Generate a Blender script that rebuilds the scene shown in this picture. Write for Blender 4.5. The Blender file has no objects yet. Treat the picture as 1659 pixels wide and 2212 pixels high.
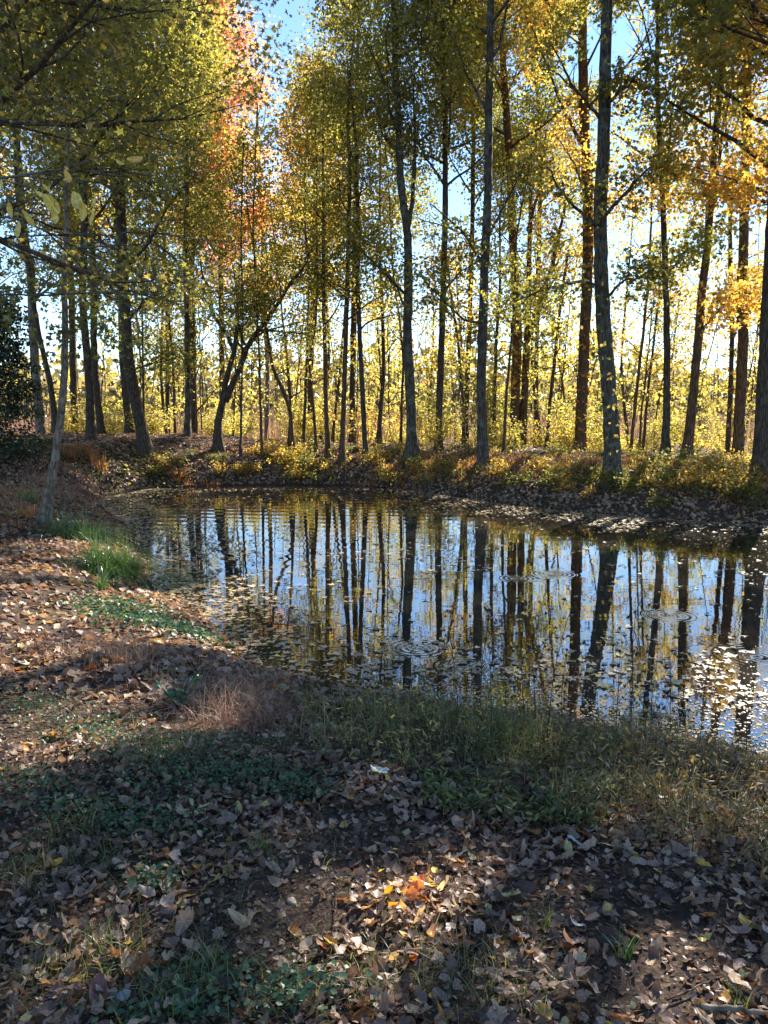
import bpy, math
import numpy as np
from mathutils import Vector

# ------------------------------------------------------------------ camera, sky, sun, exposure
S = bpy.context.scene
COL = S.collection
PITCH = math.radians(7.33)
EYE = 2.2
SUN_EL, SUN_AZ = math.radians(33.0), math.radians(29.0)      # azimuth measured from +Y towards +X
cam = bpy.data.cameras.new('camera')
cam_o = bpy.data.objects.new('camera', cam)
COL.objects.link(cam_o)
cam.sensor_fit = 'VERTICAL'
cam.sensor_height = 36.0
cam.lens = 36.0 * 1640.0 / 2212.0
cam.clip_start, cam.clip_end = 0.05, 6000.0
cam_o.location = (0, 0, EYE)
cam_o.rotation_euler = (math.pi / 2 - PITCH, 0, 0)
S.camera = cam_o

W = bpy.data.worlds.new('World')
S.world = W
W.use_nodes = True
wn = W.node_tree
wn.nodes.clear()
sky = wn.nodes.new('ShaderNodeTexSky')
sky.sky_type = 'NISHITA'
sky.sun_disc = False
sky.sun_elevation = SUN_EL
sky.sun_rotation = SUN_AZ
sky.air_density, sky.dust_density, sky.ozone_density = 1.0, 0.0, 4.0
bg = wn.nodes.new('ShaderNodeBackground')
bg.inputs['Strength'].default_value = 0.078
wo = wn.nodes.new('ShaderNodeOutputWorld')
wn.links.new(sky.outputs[0], bg.inputs[0])
wn.links.new(bg.outputs[0], wo.inputs[0])

SUN_DIR = np.array([math.sin(SUN_AZ) * math.cos(SUN_EL), math.cos(SUN_AZ) * math.cos(SUN_EL), math.sin(SUN_EL)])
sun = bpy.data.lights.new('sun', 'SUN')
sun.energy = 5.0
sun.angle = math.radians(0.6)
sun.color = (1.0, 0.93, 0.82)
sun_o = bpy.data.objects.new('sun', sun)
COL.objects.link(sun_o)
sun_o.rotation_euler = Vector(SUN_DIR).to_track_quat('Z', 'Y').to_euler()
sun_o.location = (20, 30, 40)

S.view_settings.view_transform = 'Standard'
S.view_settings.look = 'None'
S.view_settings.exposure = 1.9
S.view_settings.gamma = 1.0
S.view_settings.use_curve_mapping = False
cy = S.cycles
cy.max_bounces, cy.diffuse_bounces, cy.glossy_bounces = 6, 4, 3
cy.transmission_bounces, cy.transparent_max_bounces = 4, 6
cy.caustics_reflective = cy.caustics_refractive = False
cy.sample_clamp_indirect = 6.0
cy.use_denoising = True

# ------------------------------------------------------------------ helpers
RNG = np.random.default_rng(7)
F, CX, CY = 1640.0, 829.5, 1106.0


def ray(ux, uy):
    a, b = (ux - CX) / F, (CY - uy) / F
    return np.array([a, math.cos(PITCH) + b * math.sin(PITCH), -math.sin(PITCH) + b * math.cos(PITCH)])


def at(ux, uy, D):                      # the place seen at picture position (ux, uy), D metres ahead
    r = ray(ux, uy)
    return np.array([0, 0, EYE]) + r * (D / r[1])


def on_level(ux, uy, z=0.0):
    r = ray(ux, uy)
    return (np.array([0, 0, EYE]) + r * ((z - EYE) / r[2]))[:2]


NEAR = [(1659, 1640), (1560, 1610), (1400, 1592), (1250, 1565), (1100, 1540), (1000, 1524), (900, 1505), (800, 1492),
        (700, 1475), (600, 1458), (520, 1420), (470, 1370), (425, 1318), (345, 1285), (320, 1245), (315, 1195), (290, 1150),
        (240, 1115), (205, 1085), (225, 1065), (350, 1054), (500, 1047), (700, 1045), (800, 1050), (900, 1060),
        (1000, 1076), (1100, 1090), (1200, 1102), (1300, 1111), (1400, 1118), (1500, 1125), (1600, 1131), (1659, 1135)]
POND = np.array([on_level(*p) for p in NEAR] + [(10.5, 12.6), (14, 11), (18, 9), (18, 5.2), (12, 4.6), (7, 4.3), (4, 4.4)])


def pond_dist(x, y):                    # signed distance to the shoreline, positive on land
    P = np.stack([x, y], -1).reshape(-1, 2)
    d = np.full(len(P), 1e9)
    inside = np.zeros(len(P), bool)
    n = len(POND)
    for i in range(n):
        a, b = POND[i], POND[(i + 1) % n]
        e = b - a
        w = P - a
        t = np.clip((w @ e) / (e @ e), 0, 1)
        q = w - t[:, None] * e
        d = np.minimum(d, np.hypot(q[:, 0], q[:, 1]))
        c = (a[1] <= P[:, 1]) != (b[1] <= P[:, 1])
        with np.errstate(divide='ignore', invalid='ignore'):
            xi = a[0] + (P[:, 1] - a[1]) / (b[1] - a[1] + 1e-12) * e[0]
        inside ^= c & (P[:, 0] < xi)
    return np.where(inside, -d, d).reshape(np.shape(x))


def sstep(a, b, v):
    t = np.clip((v - a) / (b - a), 0, 1)
    return t * t * (3 - 2 * t)


def wob(x, y, s, seed=0):
    r = np.random.default_rng(seed)
    o = 0
    for k in range(6):
        th = r.uniform(0, 6.28)
        f = s * r.uniform(.6, 1.8)
        o = o + np.sin((x * math.cos(th) + y * math.sin(th)) * f + r.uniform(0, 6.28))
    return o / 6 ** .5


def ground_z(x, y):
    x, y = np.asarray(x, float), np.asarray(y, float)
    d = pond_dist(x, y)
    far = sstep(13.5, 18.5, y + 0.35 * x)
    left = sstep(-1, -9, x)
    crest = 1.12 + 0.42 * left - 0.05 * sstep(4, 9, x)
    H = 0.6 * (1 - far) + crest * far
    H = H + (1 - far) * 0.10 * sstep(-2, -7, x)
    w = 1.5 * (1 - far) + 1.25 * far
    dd = np.maximum(d, 0)
    z = H * (1 - np.exp(-dd / w)) * sstep(-.02, .5, dd + .15)
    z = z * (1 - far * sstep(4.5, 10, dd)) + 0.45 * far * sstep(4.5, 10, dd)
    z = z + (0.035 * wob(x, y, 2.2, 1) + 0.012 * wob(x, y, 9, 2)) * sstep(0, .6, dd) * sstep(200, 60, np.abs(y))
    bed = -0.05 - 0.75 * (1 - np.exp(-np.maximum(-d, 0) / 1.2))
    return np.where(d > 0, z + 0.012, bed + 0.02 * wob(x, y, 5, 3))


def ground_hit(ux, uy):                 # walk a sight line to the ground
    r = ray(ux, uy)
    o = np.array([0, 0, EYE])
    t = np.linspace(1.2, 60, 3000) if r[2] < 0 else np.array([40.])
    P = o + t[:, None] * r
    g = ground_z(P[:, 0], P[:, 1])
    k = np.argmax(P[:, 2] <= g) if (P[:, 2] <= g).any() else len(t) - 1
    return np.array([P[k, 0], P[k, 1], g[k]])


def props(o, label=None, cat=None, group=None, kind=None):
    for k, v in (('label', label), ('category', cat), ('group', group), ('kind', kind)):
        if v:
            o[k] = v
    return o


def empty(name, loc, label, cat, group=None):
    o = bpy.data.objects.new(name, None)
    o.location = [float(v) for v in loc]
    o.empty_display_size = .2
    COL.objects.link(o)
    return props(o, label, cat, group)


def link(name, me, parent=None, loc=None):
    o = bpy.data.objects.new(name, me)
    COL.objects.link(o)
    if parent:
        o.parent = parent
    if loc is not None:
        o.location = [float(v) for v in loc]
    return o


class MB:
    """collects polygons; builds one mesh"""
    def __init__(s):
        s.v, s.l, s.t, s.a, s.uv, s.m = [], [], [], [], [], []
        s.n = 0

    def add(s, v, loops, totals, tint=0.5, uv=None):
        v = np.asarray(v, np.float32).reshape(-1, 3)
        loops = np.asarray(loops, np.int32).ravel()
        totals = np.asarray(totals, np.int32).ravel()
        s.v.append(v)
        s.l.append(loops + s.n)
        s.t.append(totals)
        s.a.append(np.broadcast_to(np.asarray(tint, np.float32), (len(totals),)))
        s.uv.append(np.zeros((len(loops), 2), np.float32) if uv is None else np.asarray(uv, np.float32).reshape(-1, 2))
        s.n += len(v)

    def mesh(s, name, mat, smooth=False, off=None):
        v = np.concatenate(s.v)
        if off is not None:
            v = v - np.asarray(off, np.float32)
        l, t, a, uv = map(np.concatenate, (s.l, s.t, s.a, s.uv))
        me = bpy.data.meshes.new(name)
        me.vertices.add(len(v))
        me.vertices.foreach_set('co', v.ravel())
        me.loops.add(len(l))
        me.loops.foreach_set('vertex_index', l)
        me.polygons.add(len(t))
        st = np.zeros(len(t), np.int32)
        st[1:] = np.cumsum(t)[:-1]
        me.polygons.foreach_set('loop_start', st)
        me.polygons.foreach_set('loop_total', t)
        if smooth:
            me.polygons.foreach_set('use_smooth', np.ones(len(t), bool))
        at_ = me.attributes.new('tint', 'FLOAT', 'FACE')
        at_.data.foreach_set('value', np.ascontiguousarray(a))
        u = me.uv_layers.new(name='UVMap')
        u.data.foreach_set('uv', uv.ravel())
        me.update(calc_edges=True)
        me.materials.append(mat)
        return me

    def tube(s, pts, rad, k=8, tint=.5, bump=0., flare=None, seed=0, cap=True):
        pts = np.asarray(pts, float)
        rad = np.asarray(rad, float)
        n = len(pts)
        T = np.gradient(pts, axis=0)
        T /= np.linalg.norm(T, axis=1)[:, None] + 1e-9
        up = np.array([0, 1, .01]) if abs(T[0, 1]) < .8 else np.array([1, 0, 0])
        A = np.cross(T, up)
        A /= np.linalg.norm(A, axis=1)[:, None] + 1e-9
        B = np.cross(T, A)
        th = np.arange(k) * 2 * math.pi / k
        r = rad[:, None] * np.ones(k)
        if bump:
            rg = np.random.default_rng(seed)
            ph = rg.uniform(0, 6.28, 5)
            L = np.concatenate([[0], np.cumsum(np.linalg.norm(np.diff(pts, axis=0), axis=1))])
            r = r * (1 + bump * (.5 * np.sin(3 * th + ph[0] + L[:, None] * .7) + .5 * np.sin(5 * th + ph[1] - L[:, None] * 1.1)
                                 + .5 * np.sin(2 * th + ph[3] + L[:, None] * 2.3)) + bump * .5 * rg.normal(size=r.shape))
            if flare:
                e = np.exp(-np.maximum(L - .3, 0) / flare)[:, None]
                r = r * (1 + e * (.6 + .7 * np.maximum(0, np.sin(2.5 * th + ph[2])) ** 2))
        V = pts[:, None] + r[:, :, None] * (A[:, None] * np.cos(th)[None, :, None] + B[:, None] * np.sin(th)[None, :, None])
        i = (np.arange(n - 1)[:, None] * k + np.arange(k)[None]).ravel()
        j = (np.arange(n - 1)[:, None] * k + (np.arange(k)[None] + 1) % k).ravel()
        q = np.stack([i, j, j + k, i + k], 1)
        lo, to = q.ravel(), np.full(len(q), 4)
        if cap:
            lo = np.concatenate([lo, np.arange(k)[::-1], (n - 1) * k + np.arange(k)])
            to = np.concatenate([to, [k, k]])
        s.add(V, lo, to, tint)

    def leaves(s, tpl, P, N, size, tint, rng, jitter=0.):
        """tpl = (verts kx3, loops, totals); P places, N facing"""
        v, lo, to = tpl
        n, k = len(P), len(v)
        if n == 0:
            return
        N = N / (np.linalg.norm(N, axis=1)[:, None] + 1e-9)
        R = rng.normal(size=(n, 3))
        X = np.cross(N, R)
        X /= np.linalg.norm(X, axis=1)[:, None] + 1e-9
        Y = np.cross(N, X)
        sz = np.broadcast_to(size, (n,))
        cur = np.ones((n, k)) if not jitter else 1 + rng.normal(0, jitter, (n, k))
        V = P[:, None] + sz[:, None, None] * (v[None, :, 0:1] * X[:, None] + v[None, :, 1:2] * Y[:, None]
                                               + (v[None, :, 2] * cur)[:, :, None] * N[:, None])
        L = (np.asarray(lo)[None] + (np.arange(n) * k)[:, None]).ravel()
        TT = np.tile(to, n)
        uv = np.tile(v[np.asarray(lo), :2], (n, 1))
        s.add(V, L, TT, np.repeat(np.broadcast_to(tint, (n,)), len(to)), uv)


def star_leaf(lobes=5, inner=.42, fold=.22):
    # outline from the stalk round to the stalk, folded on the midrib
    half = [(0, -.22)]
    for k, a in enumerate((125, 62)):
        ra = math.radians(a)
        half.append((math.sin(ra) * (.62 if k == 0 else .92), math.cos(ra) * (.62 if k == 0 else .92)))
        rb = math.radians(a - 31)
        half.append((math.sin(rb) * inner, math.cos(rb) * inner))
    right = half
    v = [(x, y, fold * x) for x, y in right] + [(0, 1.05, 0)] + [(-x, y, fold * x) for x, y in right[:0:-1]]
    n = len(v)
    m = len(right)
    lo = list(range(0, m + 1)) + [0] + list(range(m, n))
    return np.array(v) * .5, lo, [m + 1, n - m + 1]


def oval_leaf(w=.33, fold=.2):
    v = [(0, -.5, 0), (w, -.12, fold * w), (w * .75, .22, fold * w), (0, .55, -.05), (-w * .75, .22, fold * w), (-w, -.12, fold * w)]
    return np.array(v, float), [0, 1, 2, 3, 0, 3, 4, 5], [4, 4]


def diamond_leaf():
    v = [(0, -.5, 0), (.36, 0, .08), (0, .5, 0), (-.36, 0, .08)]
    return np.array(v, float), [0, 1, 2, 0, 2, 3], [3, 3]




def lobed_leaf():                       # three lobes, for leaves seen from afar
    v = [(0, -.45, 0), (.55, .02, .12), (.17, .12, .03), (0, .58, 0), (-.17, .12, .03), (-.55, .02, .12)]
    return np.array(v, float), [0, 1, 2, 3, 0, 3, 4, 5], [4, 4]


STAR, OVAL, DIAM, LOBE = star_leaf(), oval_leaf(), diamond_leaf(), lobed_leaf()


def litter_leaf(seed, kind, ring=True):
    """a dry fallen leaf: toothed outline, raised and curled, about 40 triangles; 1 unit long"""
    r = np.random.default_rng(seed)
    pts = []
    if kind == 'maple':
        for a, R in ((0, 1.0), (56, .88), (-56, .88), (118, .68), (-118, .68)):
            q = r.uniform(.86, 1.12)
        if r.random() < .14:        # a torn lobe
            R *= r.uniform(.5, .75)
        pts += [(a, R * q), (a - 11, R * .76), (a + 11, R * .76)]
        if ring:
            pts += [(a - 17, R * .80), (a + 17, R * .80)]
        pts += [(28, .46), (-28, .46), (88, .44), (-88, .44), (160, .40), (-160, .40), (180, .14)]
        pts = [(a + r.normal(0, 1.2), R * r.uniform(.88, 1.1)) for a, R in pts]
    else:
        w = r.uniform(.14, .45)
        for k in range(20):
            t = k / 20 * 2 * math.pi
            x, y = w * math.sin(t) * (1 + .15 * math.cos(t)), .75 * math.cos(t)
            pts.append((math.degrees(math.atan2(x, y)), math.hypot(x, y) * r.uniform(.95, 1.05)))
    pts.sort()
    n = len(pts)
    o = np.array([(math.sin(math.radians(a)) * R, math.cos(math.radians(a)) * R) for a, R in pts])
    V2 = np.concatenate([[[0, 0]], o * .5, o] if ring else [[[0, 0]], o])
    cx, cy_ = r.uniform(-.15, 1.0), r.uniform(-.5, .9)
    cross = r.uniform(-.4, .4)
    x, y = V2[:, 0], V2[:, 1]
    z = cx * x * x + cy_ * y * y + cross * x * y + .10 * np.abs(x) + r.normal(0, .045, len(V2))
    z[1:] += r.uniform(.04, .16) * np.sin(np.arctan2(x[1:], y[1:]) * 5 + r.uniform(0, 6)) * np.hypot(x[1:], y[1:])
    z -= np.percentile(z, 15)
    lo, to = [], []
    for i in range(n):
        j = (i + 1) % n
        lo += [0, 1 + j, 1 + i]
        to.append(3)
    for i in range(n if ring else 0):
        j = (i + 1) % n
        lo += [1 + i, 1 + j, 1 + n + j, 1 + n + i]
        to.append(4)
    x = x * r.uniform(.75, 1.1)
    V = np.stack([x, y, z], 1) * .5
    return V, lo, to


LITTER = [litter_leaf(s, 'maple' if s % 4 else 'oval') for s in range(1, 25)]
LITTER_LOW = [litter_leaf(s + 40, 'maple' if s % 4 else 'oval', False) for s in range(1, 33)]

# ------------------------------------------------------------------ materials


def new_mat(name):
    m = bpy.data.materials.new(name)
    m.use_nodes = True
    nt = m.node_tree
    nt.nodes.clear()
    out = nt.nodes.new('ShaderNodeOutputMaterial')

    def N(t, **kw):
        n = nt.nodes.new('ShaderNode' + t)
        for k, v in kw.items():
            if k in n.inputs:
                n.inputs[k].default_value = v
            else:
                setattr(n, k, v)
        return n
    return m, nt, out, N


def ramp(N, stops, interp='LINEAR'):
    n = N('ValToRGB')
    n.color_ramp.interpolation = interp
    e = n.color_ramp.elements
    while len(e) > 1:
        e.remove(e[-1])
    e[0].position, e[0].color = stops[0][0], (*stops[0][1], 1)
    for p, c in stops[1:]:
        q = e.new(p)
        q.color = (*c, 1)
    return n


def leaf_mat(name, stops, transl=.56, tcol=(2.25, 2.2, 1.35), gloss=.03, rough=.38, use_obj=False, veins=False, hue=.02, tstrength=1.):
    m, nt, out, N = new_mat(name)
    L = nt.links.new
    if use_obj:
        src = N('ObjectInfo').outputs['Random']
    else:
        src = N('Attribute', attribute_name='tint').outputs['Fac']
    rp = ramp(N, stops)
    L(src, rp.inputs[0])
    col = rp.outputs[0]
    geo = N('NewGeometry')
    nz = N('TexNoise', Scale=60. if not veins else 45., Detail=3.)
    if not use_obj:
        L(geo.outputs['Position'], nz.inputs['Vector'])
    mr = N('MapRange')
    mr.inputs['To Min'].default_value, mr.inputs['To Max'].default_value = .72, 1.25
    L(nz.outputs[0], mr.inputs['Value'])
    mx = N('VectorMath', operation='SCALE')
    L(col, mx.inputs[0])
    L(mr.outputs[0], mx.inputs['Scale'])
    col = mx.outputs[0]
    if veins:
        uv = N('UVMap')
        sp = N('SeparateXYZ')
        L(uv.outputs[0], sp.inputs[0])
        a = N('Math', operation='ARCTAN2')
        L(sp.outputs[0], a.inputs[0])
        L(sp.outputs[1], a.inputs[1])
        b = N('Math', operation='DIVIDE')
        L(a.outputs[0], b.inputs[0])
        b.inputs[1].default_value = 1.04
        c = N('Math', operation='ROUND')
        L(b.outputs[0], c.inputs[0])
        d = N('Math', operation='SUBTRACT')
        L(b.outputs[0], d.inputs[0])
        L(c.outputs[0], d.inputs[1])
        e = N('Math', operation='ABSOLUTE')
        L(d.outputs[0], e.inputs[0])
        ln = N('VectorMath', operation='LENGTH')
        L(uv.outputs[0], ln.inputs[0])
        f = N('Math', operation='MULTIPLY')
        L(e.outputs[0], f.inputs[0])
        L(ln.outputs['Value'], f.inputs[1])
        g = N('MapRange')
        g.inputs['From Min'].default_value, g.inputs['From Max'].default_value = .006, .018
        g.inputs['To Min'].default_value, g.inputs['To Max'].default_value = 1.5, 1.
        L(f.outputs[0], g.inputs['Value'])
        m2 = N('VectorMath', operation='SCALE')
        L(col, m2.inputs[0])
        L(g.outputs[0], m2.inputs['Scale'])
        col = m2.outputs[0]
    df = N('BsdfDiffuse')
    L(col, df.inputs[0])
    tr = N('BsdfTranslucent')
    tm = N('VectorMath', operation='MULTIPLY')
    L(col, tm.inputs[0])
    tm.inputs[1].default_value = tcol
    L(tm.outputs[0], tr.inputs[0])
    m1 = N('MixShader', Fac=transl)
    L(df.outputs[0], m1.inputs[1])
    L(tr.outputs[0], m1.inputs[2])
    gl = N('BsdfGlossy', Roughness=rough)
    gl.inputs[0].default_value = (.9, .95, 1, 1)
    m3 = N('MixShader', Fac=gloss)
    L(m1.outputs[0], m3.inputs[1])
    L(gl.outputs[0], m3.inputs[2])
    L(m3.outputs[0], out.inputs[0])
    return m


def bark_mat(name, dark, light, scale=14., stretch=.18, lichen=None, bump=.7):
    m, nt, out, N = new_mat(name)
    L = nt.links.new
    tc = N('NewGeometry')
    mp = N('Mapping')
    mp.inputs['Scale'].default_value = (1, 1, stretch)
    L(tc.outputs['Position'], mp.inputs[0])
    nz = N('TexNoise', Scale=scale * 2.2, Detail=6., Roughness=.65)
    L(mp.outputs[0], nz.inputs['Vector'])
    vo = N('TexVoronoi', Scale=scale * 1.6, feature='DISTANCE_TO_EDGE')
    L(mp.outputs[0], vo.inputs['Vector'])
    mul = N('Math', operation='MULTIPLY_ADD')
    L(vo.outputs['Distance'], mul.inputs[0])
    mul.inputs[1].default_value = 1.3
    L(nz.outputs[0], mul.inputs[2])
    rp = ramp(N, [(.38, dark), (.62, tuple((a + b) / 2 for a, b in zip(dark, light))), (.85, light)])
    L(mul.outputs[0], rp.inputs[0])
    col = rp.outputs[0]
    if lichen:
        n2 = N('TexNoise', Scale=5.5, Detail=4.)
        L(tc.outputs['Position'], n2.inputs['Vector'])
        mr = N('MapRange')
        mr.inputs['From Min'].default_value, mr.inputs['From Max'].default_value = .54, .64
        mr.inputs['To Max'].default_value = .65
        L(n2.outputs[0], mr.inputs['Value'])
        mix = N('Mix', data_type='RGBA')
        L(mr.outputs[0], mix.inputs[0])
        L(col, mix.inputs[6])
        mix.inputs[7].default_value = (*lichen, 1)
        col = mix.outputs[2]
    pb = N('BsdfPrincipled', Roughness=.9)
    pb.inputs['Specular IOR Level'].default_value = .2
    L(col, pb.inputs['Base Color'])
    bp = N('Bump', Strength=bump, Distance=.03)
    L(mul.outputs[0], bp.inputs['Height'])
    L(bp.outputs[0], pb.inputs['Normal'])
    L(pb.outputs[0], out.inputs[0])
    return m


G0, G1, G2 = (.045, .055, .02), (.10, .105, .035), (.185, .195, .05)
Y1, Y2, O1, R1 = (.32, .28, .07), (.44, .345, .085), (.46, .25, .06), (.36, .12, .05)
B1 = (.16, .085, .03)
M = {
    'olive': leaf_mat('leaves_olive', [(0, G0), (.25, G1), (.42, (.14, .115, .03)), (.6, G2), (.8, (.26, .22, .04)), (.92, Y1), (1, O1)], transl=.47),
    'green': leaf_mat('leaves_green', [(0, G0), (.5, G1), (.85, G2), (1, Y1)]),
    'yellowgreen': leaf_mat('leaves_yellowgreen', [(0, G0), (.2, G1), (.38, (.18, .14, .05)), (.55, G2), (.75, Y1), (.92, Y2), (1, O1)]),
    'yellow': leaf_mat('leaves_yellow', [(0, G1), (.22, G2), (.4, (.26, .20, .07)), (.58, Y1), (.85, Y2), (1, O1)]),
    'gold': leaf_mat('leaves_gold', [(0, B1), (.18, G2), (.36, (.24, .15, .05)), (.5, Y2), (.7, O1), (1, R1)]),
    'mottled': leaf_mat('leaves_mottled', [(0, G0), (.2, (.11, .075, .03)), (.4, G1), (.55, (.2, .14, .05)), (.7, G2), (.85, Y1), (.95, O1), (1, R1)]),
    'orange': leaf_mat('leaves_orange', [(0, B1), (.25, G2), (.4, Y1), (.65, O1), (1, R1)]),
    'red': leaf_mat('leaves_red', [(0, G1), (.15, O1), (.4, (.52, .24, .13)), (.7, (.50, .22, .15)), (1, (.40, .15, .12))]),
    'cedar': leaf_mat('needles_cedar', [(0, (.014, .024, .014)), (.7, (.04, .058, .028)), (1, (.09, .085, .035))], transl=.15),
    'rust': leaf_mat('fern_rust', [(0, (.14, .06, .03)), (.6, (.34, .15, .06)), (1, (.46, .25, .10))], transl=.45),
    'pinkgrass': leaf_mat('grass_pink', [(0, (.16, .08, .055)), (.5, (.34, .19, .13)), (1, (.52, .36, .23))], transl=.25, tcol=(1.4, 1.3, 1.2)),
    'grass': leaf_mat('grass_green', [(0, (.04, .06, .02)), (.5, (.09, .12, .04)), (.75, (.18, .19, .07)), (1, (.34, .28, .13))], transl=.4, tcol=(1.6, 1.7, .9)),
    'sedge': leaf_mat('grass_sedge', [(0, (.04, .085, .015)), (.6, (.085, .16, .025)), (1, (.22, .24, .06))], transl=.4, gloss=.10, rough=.3, tcol=(1.6, 1.8, .8)),
    'weed': leaf_mat('weed_olive', [(0, (.04, .05, .02)), (.35, (.12, .135, .045)), (.65, (.24, .21, .08)), (.88, (.36, .27, .11)), (1, (.48, .36, .13))], transl=.3),
    'weedbrown': leaf_mat('weed_brown', [(0, (.05, .042, .02)), (.35, (.16, .125, .05)), (.7, (.30, .21, .09)), (1, (.42, .29, .13))], transl=.3),
    'clover': leaf_mat('clover_green', [(0, (.025, .065, .035)), (.6, (.06, .13, .06)), (1, (.13, .19, .08))], transl=.3, tcol=(1.3, 1.7, .9)),
    'herb': leaf_mat('herb_green', [(0, (.02, .065, .03)), (1, (.05, .11, .05))], transl=.35, tcol=(1.2, 1.8, .8)),
    'bigyellow': leaf_mat('hanging_yellow', [(0, (.62, .50, .16)), (.6, (.66, .52, .14)), (1, (.60, .36, .10))], transl=.45, tcol=(1.5, 1.4, .9), use_obj=True, veins=True),
}
LIT = [(0, (.06, .036, .026)), (.2, (.13, .08, .056)), (.42, (.235, .155, .108)), (.62, (.34, .235, .165)), (.76, (.45, .335, .235)),
       (.87, (.22, .09, .03)), (.93, (.45, .19, .03)), (.97, (.48, .34, .06)), (1, (.40, .36, .16))]
M['litter'] = leaf_mat('fallen_leaf', LIT, transl=.28, tcol=(1.5, 1.1, .7), veins=True, gloss=.025, rough=.42)
M['litter_obj'] = leaf_mat('fallen_leaf_single', LIT, transl=.28, tcol=(1.5, 1.1, .7), veins=True, use_obj=True, gloss=.025, rough=.42)
FLO = [(0, (.24, .16, .10)), (.4, (.42, .31, .20)), (.8, (.55, .43, .28)), (1, (.55, .42, .12))]  # tan made paler to stand in for sun glint and sky reflection
M['float'] = leaf_mat('floating_leaf', FLO, transl=.12, gloss=.05, rough=.5)
M['float_obj'] = leaf_mat('floating_leaf_single', FLO, transl=.12, gloss=.05, rough=.5, use_obj=True)


def one_col(name, c, transl=.3, veins=True, gloss=.06):
    return leaf_mat(name, [(0, tuple(v * .85 for v in c)), (1, c)], transl=transl, veins=veins, use_obj=True, gloss=gloss)


M['bark_grey'] = bark_mat('bark_grey', (.018, .015, .011), (.12, .105, .082), 11, .16, (.17, .18, .15))
M['bark_dark'] = bark_mat('bark_dark', (.018, .014, .011), (.12, .088, .065), 12, .2)
M['bark_brown'] = bark_mat('bark_brown', (.03, .02, .013), (.17, .10, .055), 12, .15)
M['bark_pale'] = bark_mat('bark_pale', (.06, .048, .036), (.24, .195, .15), 9, .4, (.30, .27, .22), .5)
M['twig'] = bark_mat('twig', (.05, .035, .025), (.20, .15, .11), 20, .4)


def stone_mat():
    m, nt, out, N = new_mat('stone')
    L = nt.links.new
    g = N('NewGeometry')
    n = N('TexNoise', Scale=40., Detail=5.)
    L(g.outputs['Position'], n.inputs['Vector'])
    rp = ramp(N, [(.3, (.16, .12, .08)), (.55, (.38, .31, .22)), (.8, (.52, .46, .36))])
    L(n.outputs[0], rp.inputs[0])
    p = N('BsdfPrincipled', Roughness=.8)
    L(rp.outputs[0], p.inputs['Base Color'])
    b = N('Bump', Strength=.4, Distance=.005)
    L(n.outputs[0], b.inputs['Height'])
    L(b.outputs[0], p.inputs['Normal'])
    L(p.outputs[0], out.inputs[0])
    return m


def ground_mat():
    m, nt, out, N = new_mat('soil')
    L = nt.links.new
    g = N('NewGeometry')
    n1 = N('TexNoise', Scale=3., Detail=8., Roughness=.65)
    n2 = N('TexVoronoi', Scale=38.)
    n3 = N('TexNoise', Scale=70., Detail=4.)
    for n in (n1, n2, n3):
        L(g.outputs['Position'], n.inputs['Vector'])
    r1 = ramp(N, [(.3, (.016, .012, .009)), (.5, (.034, .025, .018)), (.7, (.065, .046, .032))])
    L(n1.outputs[0], r1.inputs[0])
    r2 = ramp(N, [(0, (.03, .019, .014)), (.4, (.075, .048, .034)), (.7, (.13, .082, .055)), (1, (.18, .12, .075))])
    sep = N('SeparateColor')
    L(n2.outputs['Color'], sep.inputs[0])
    L(sep.outputs[0], r2.inputs[0])
    mx = N('Mix', data_type='RGBA')
    mr = N('MapRange')
    mr.inputs['From Min'].default_value, mr.inputs['From Max'].default_value = .42, .58
    mr.inputs['To Max'].default_value = .7
    L(n3.outputs[0], mr.inputs['Value'])
    L(mr.outputs[0], mx.inputs[0])
    L(r1.outputs[0], mx.inputs[6])
    L(r2.outputs[0], mx.inputs[7])
    p = N('BsdfPrincipled', Roughness=.95)
    p.inputs['Specular IOR Level'].default_value = .15
    L(mx.outputs[2], p.inputs['Base Color'])
    b = N('Bump', Strength=.8, Distance=.012)
    L(n3.outputs[0], b.inputs['Height'])
    L(b.outputs[0], p.inputs['Normal'])
    L(p.outputs[0], out.inputs[0])
    return m


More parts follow.
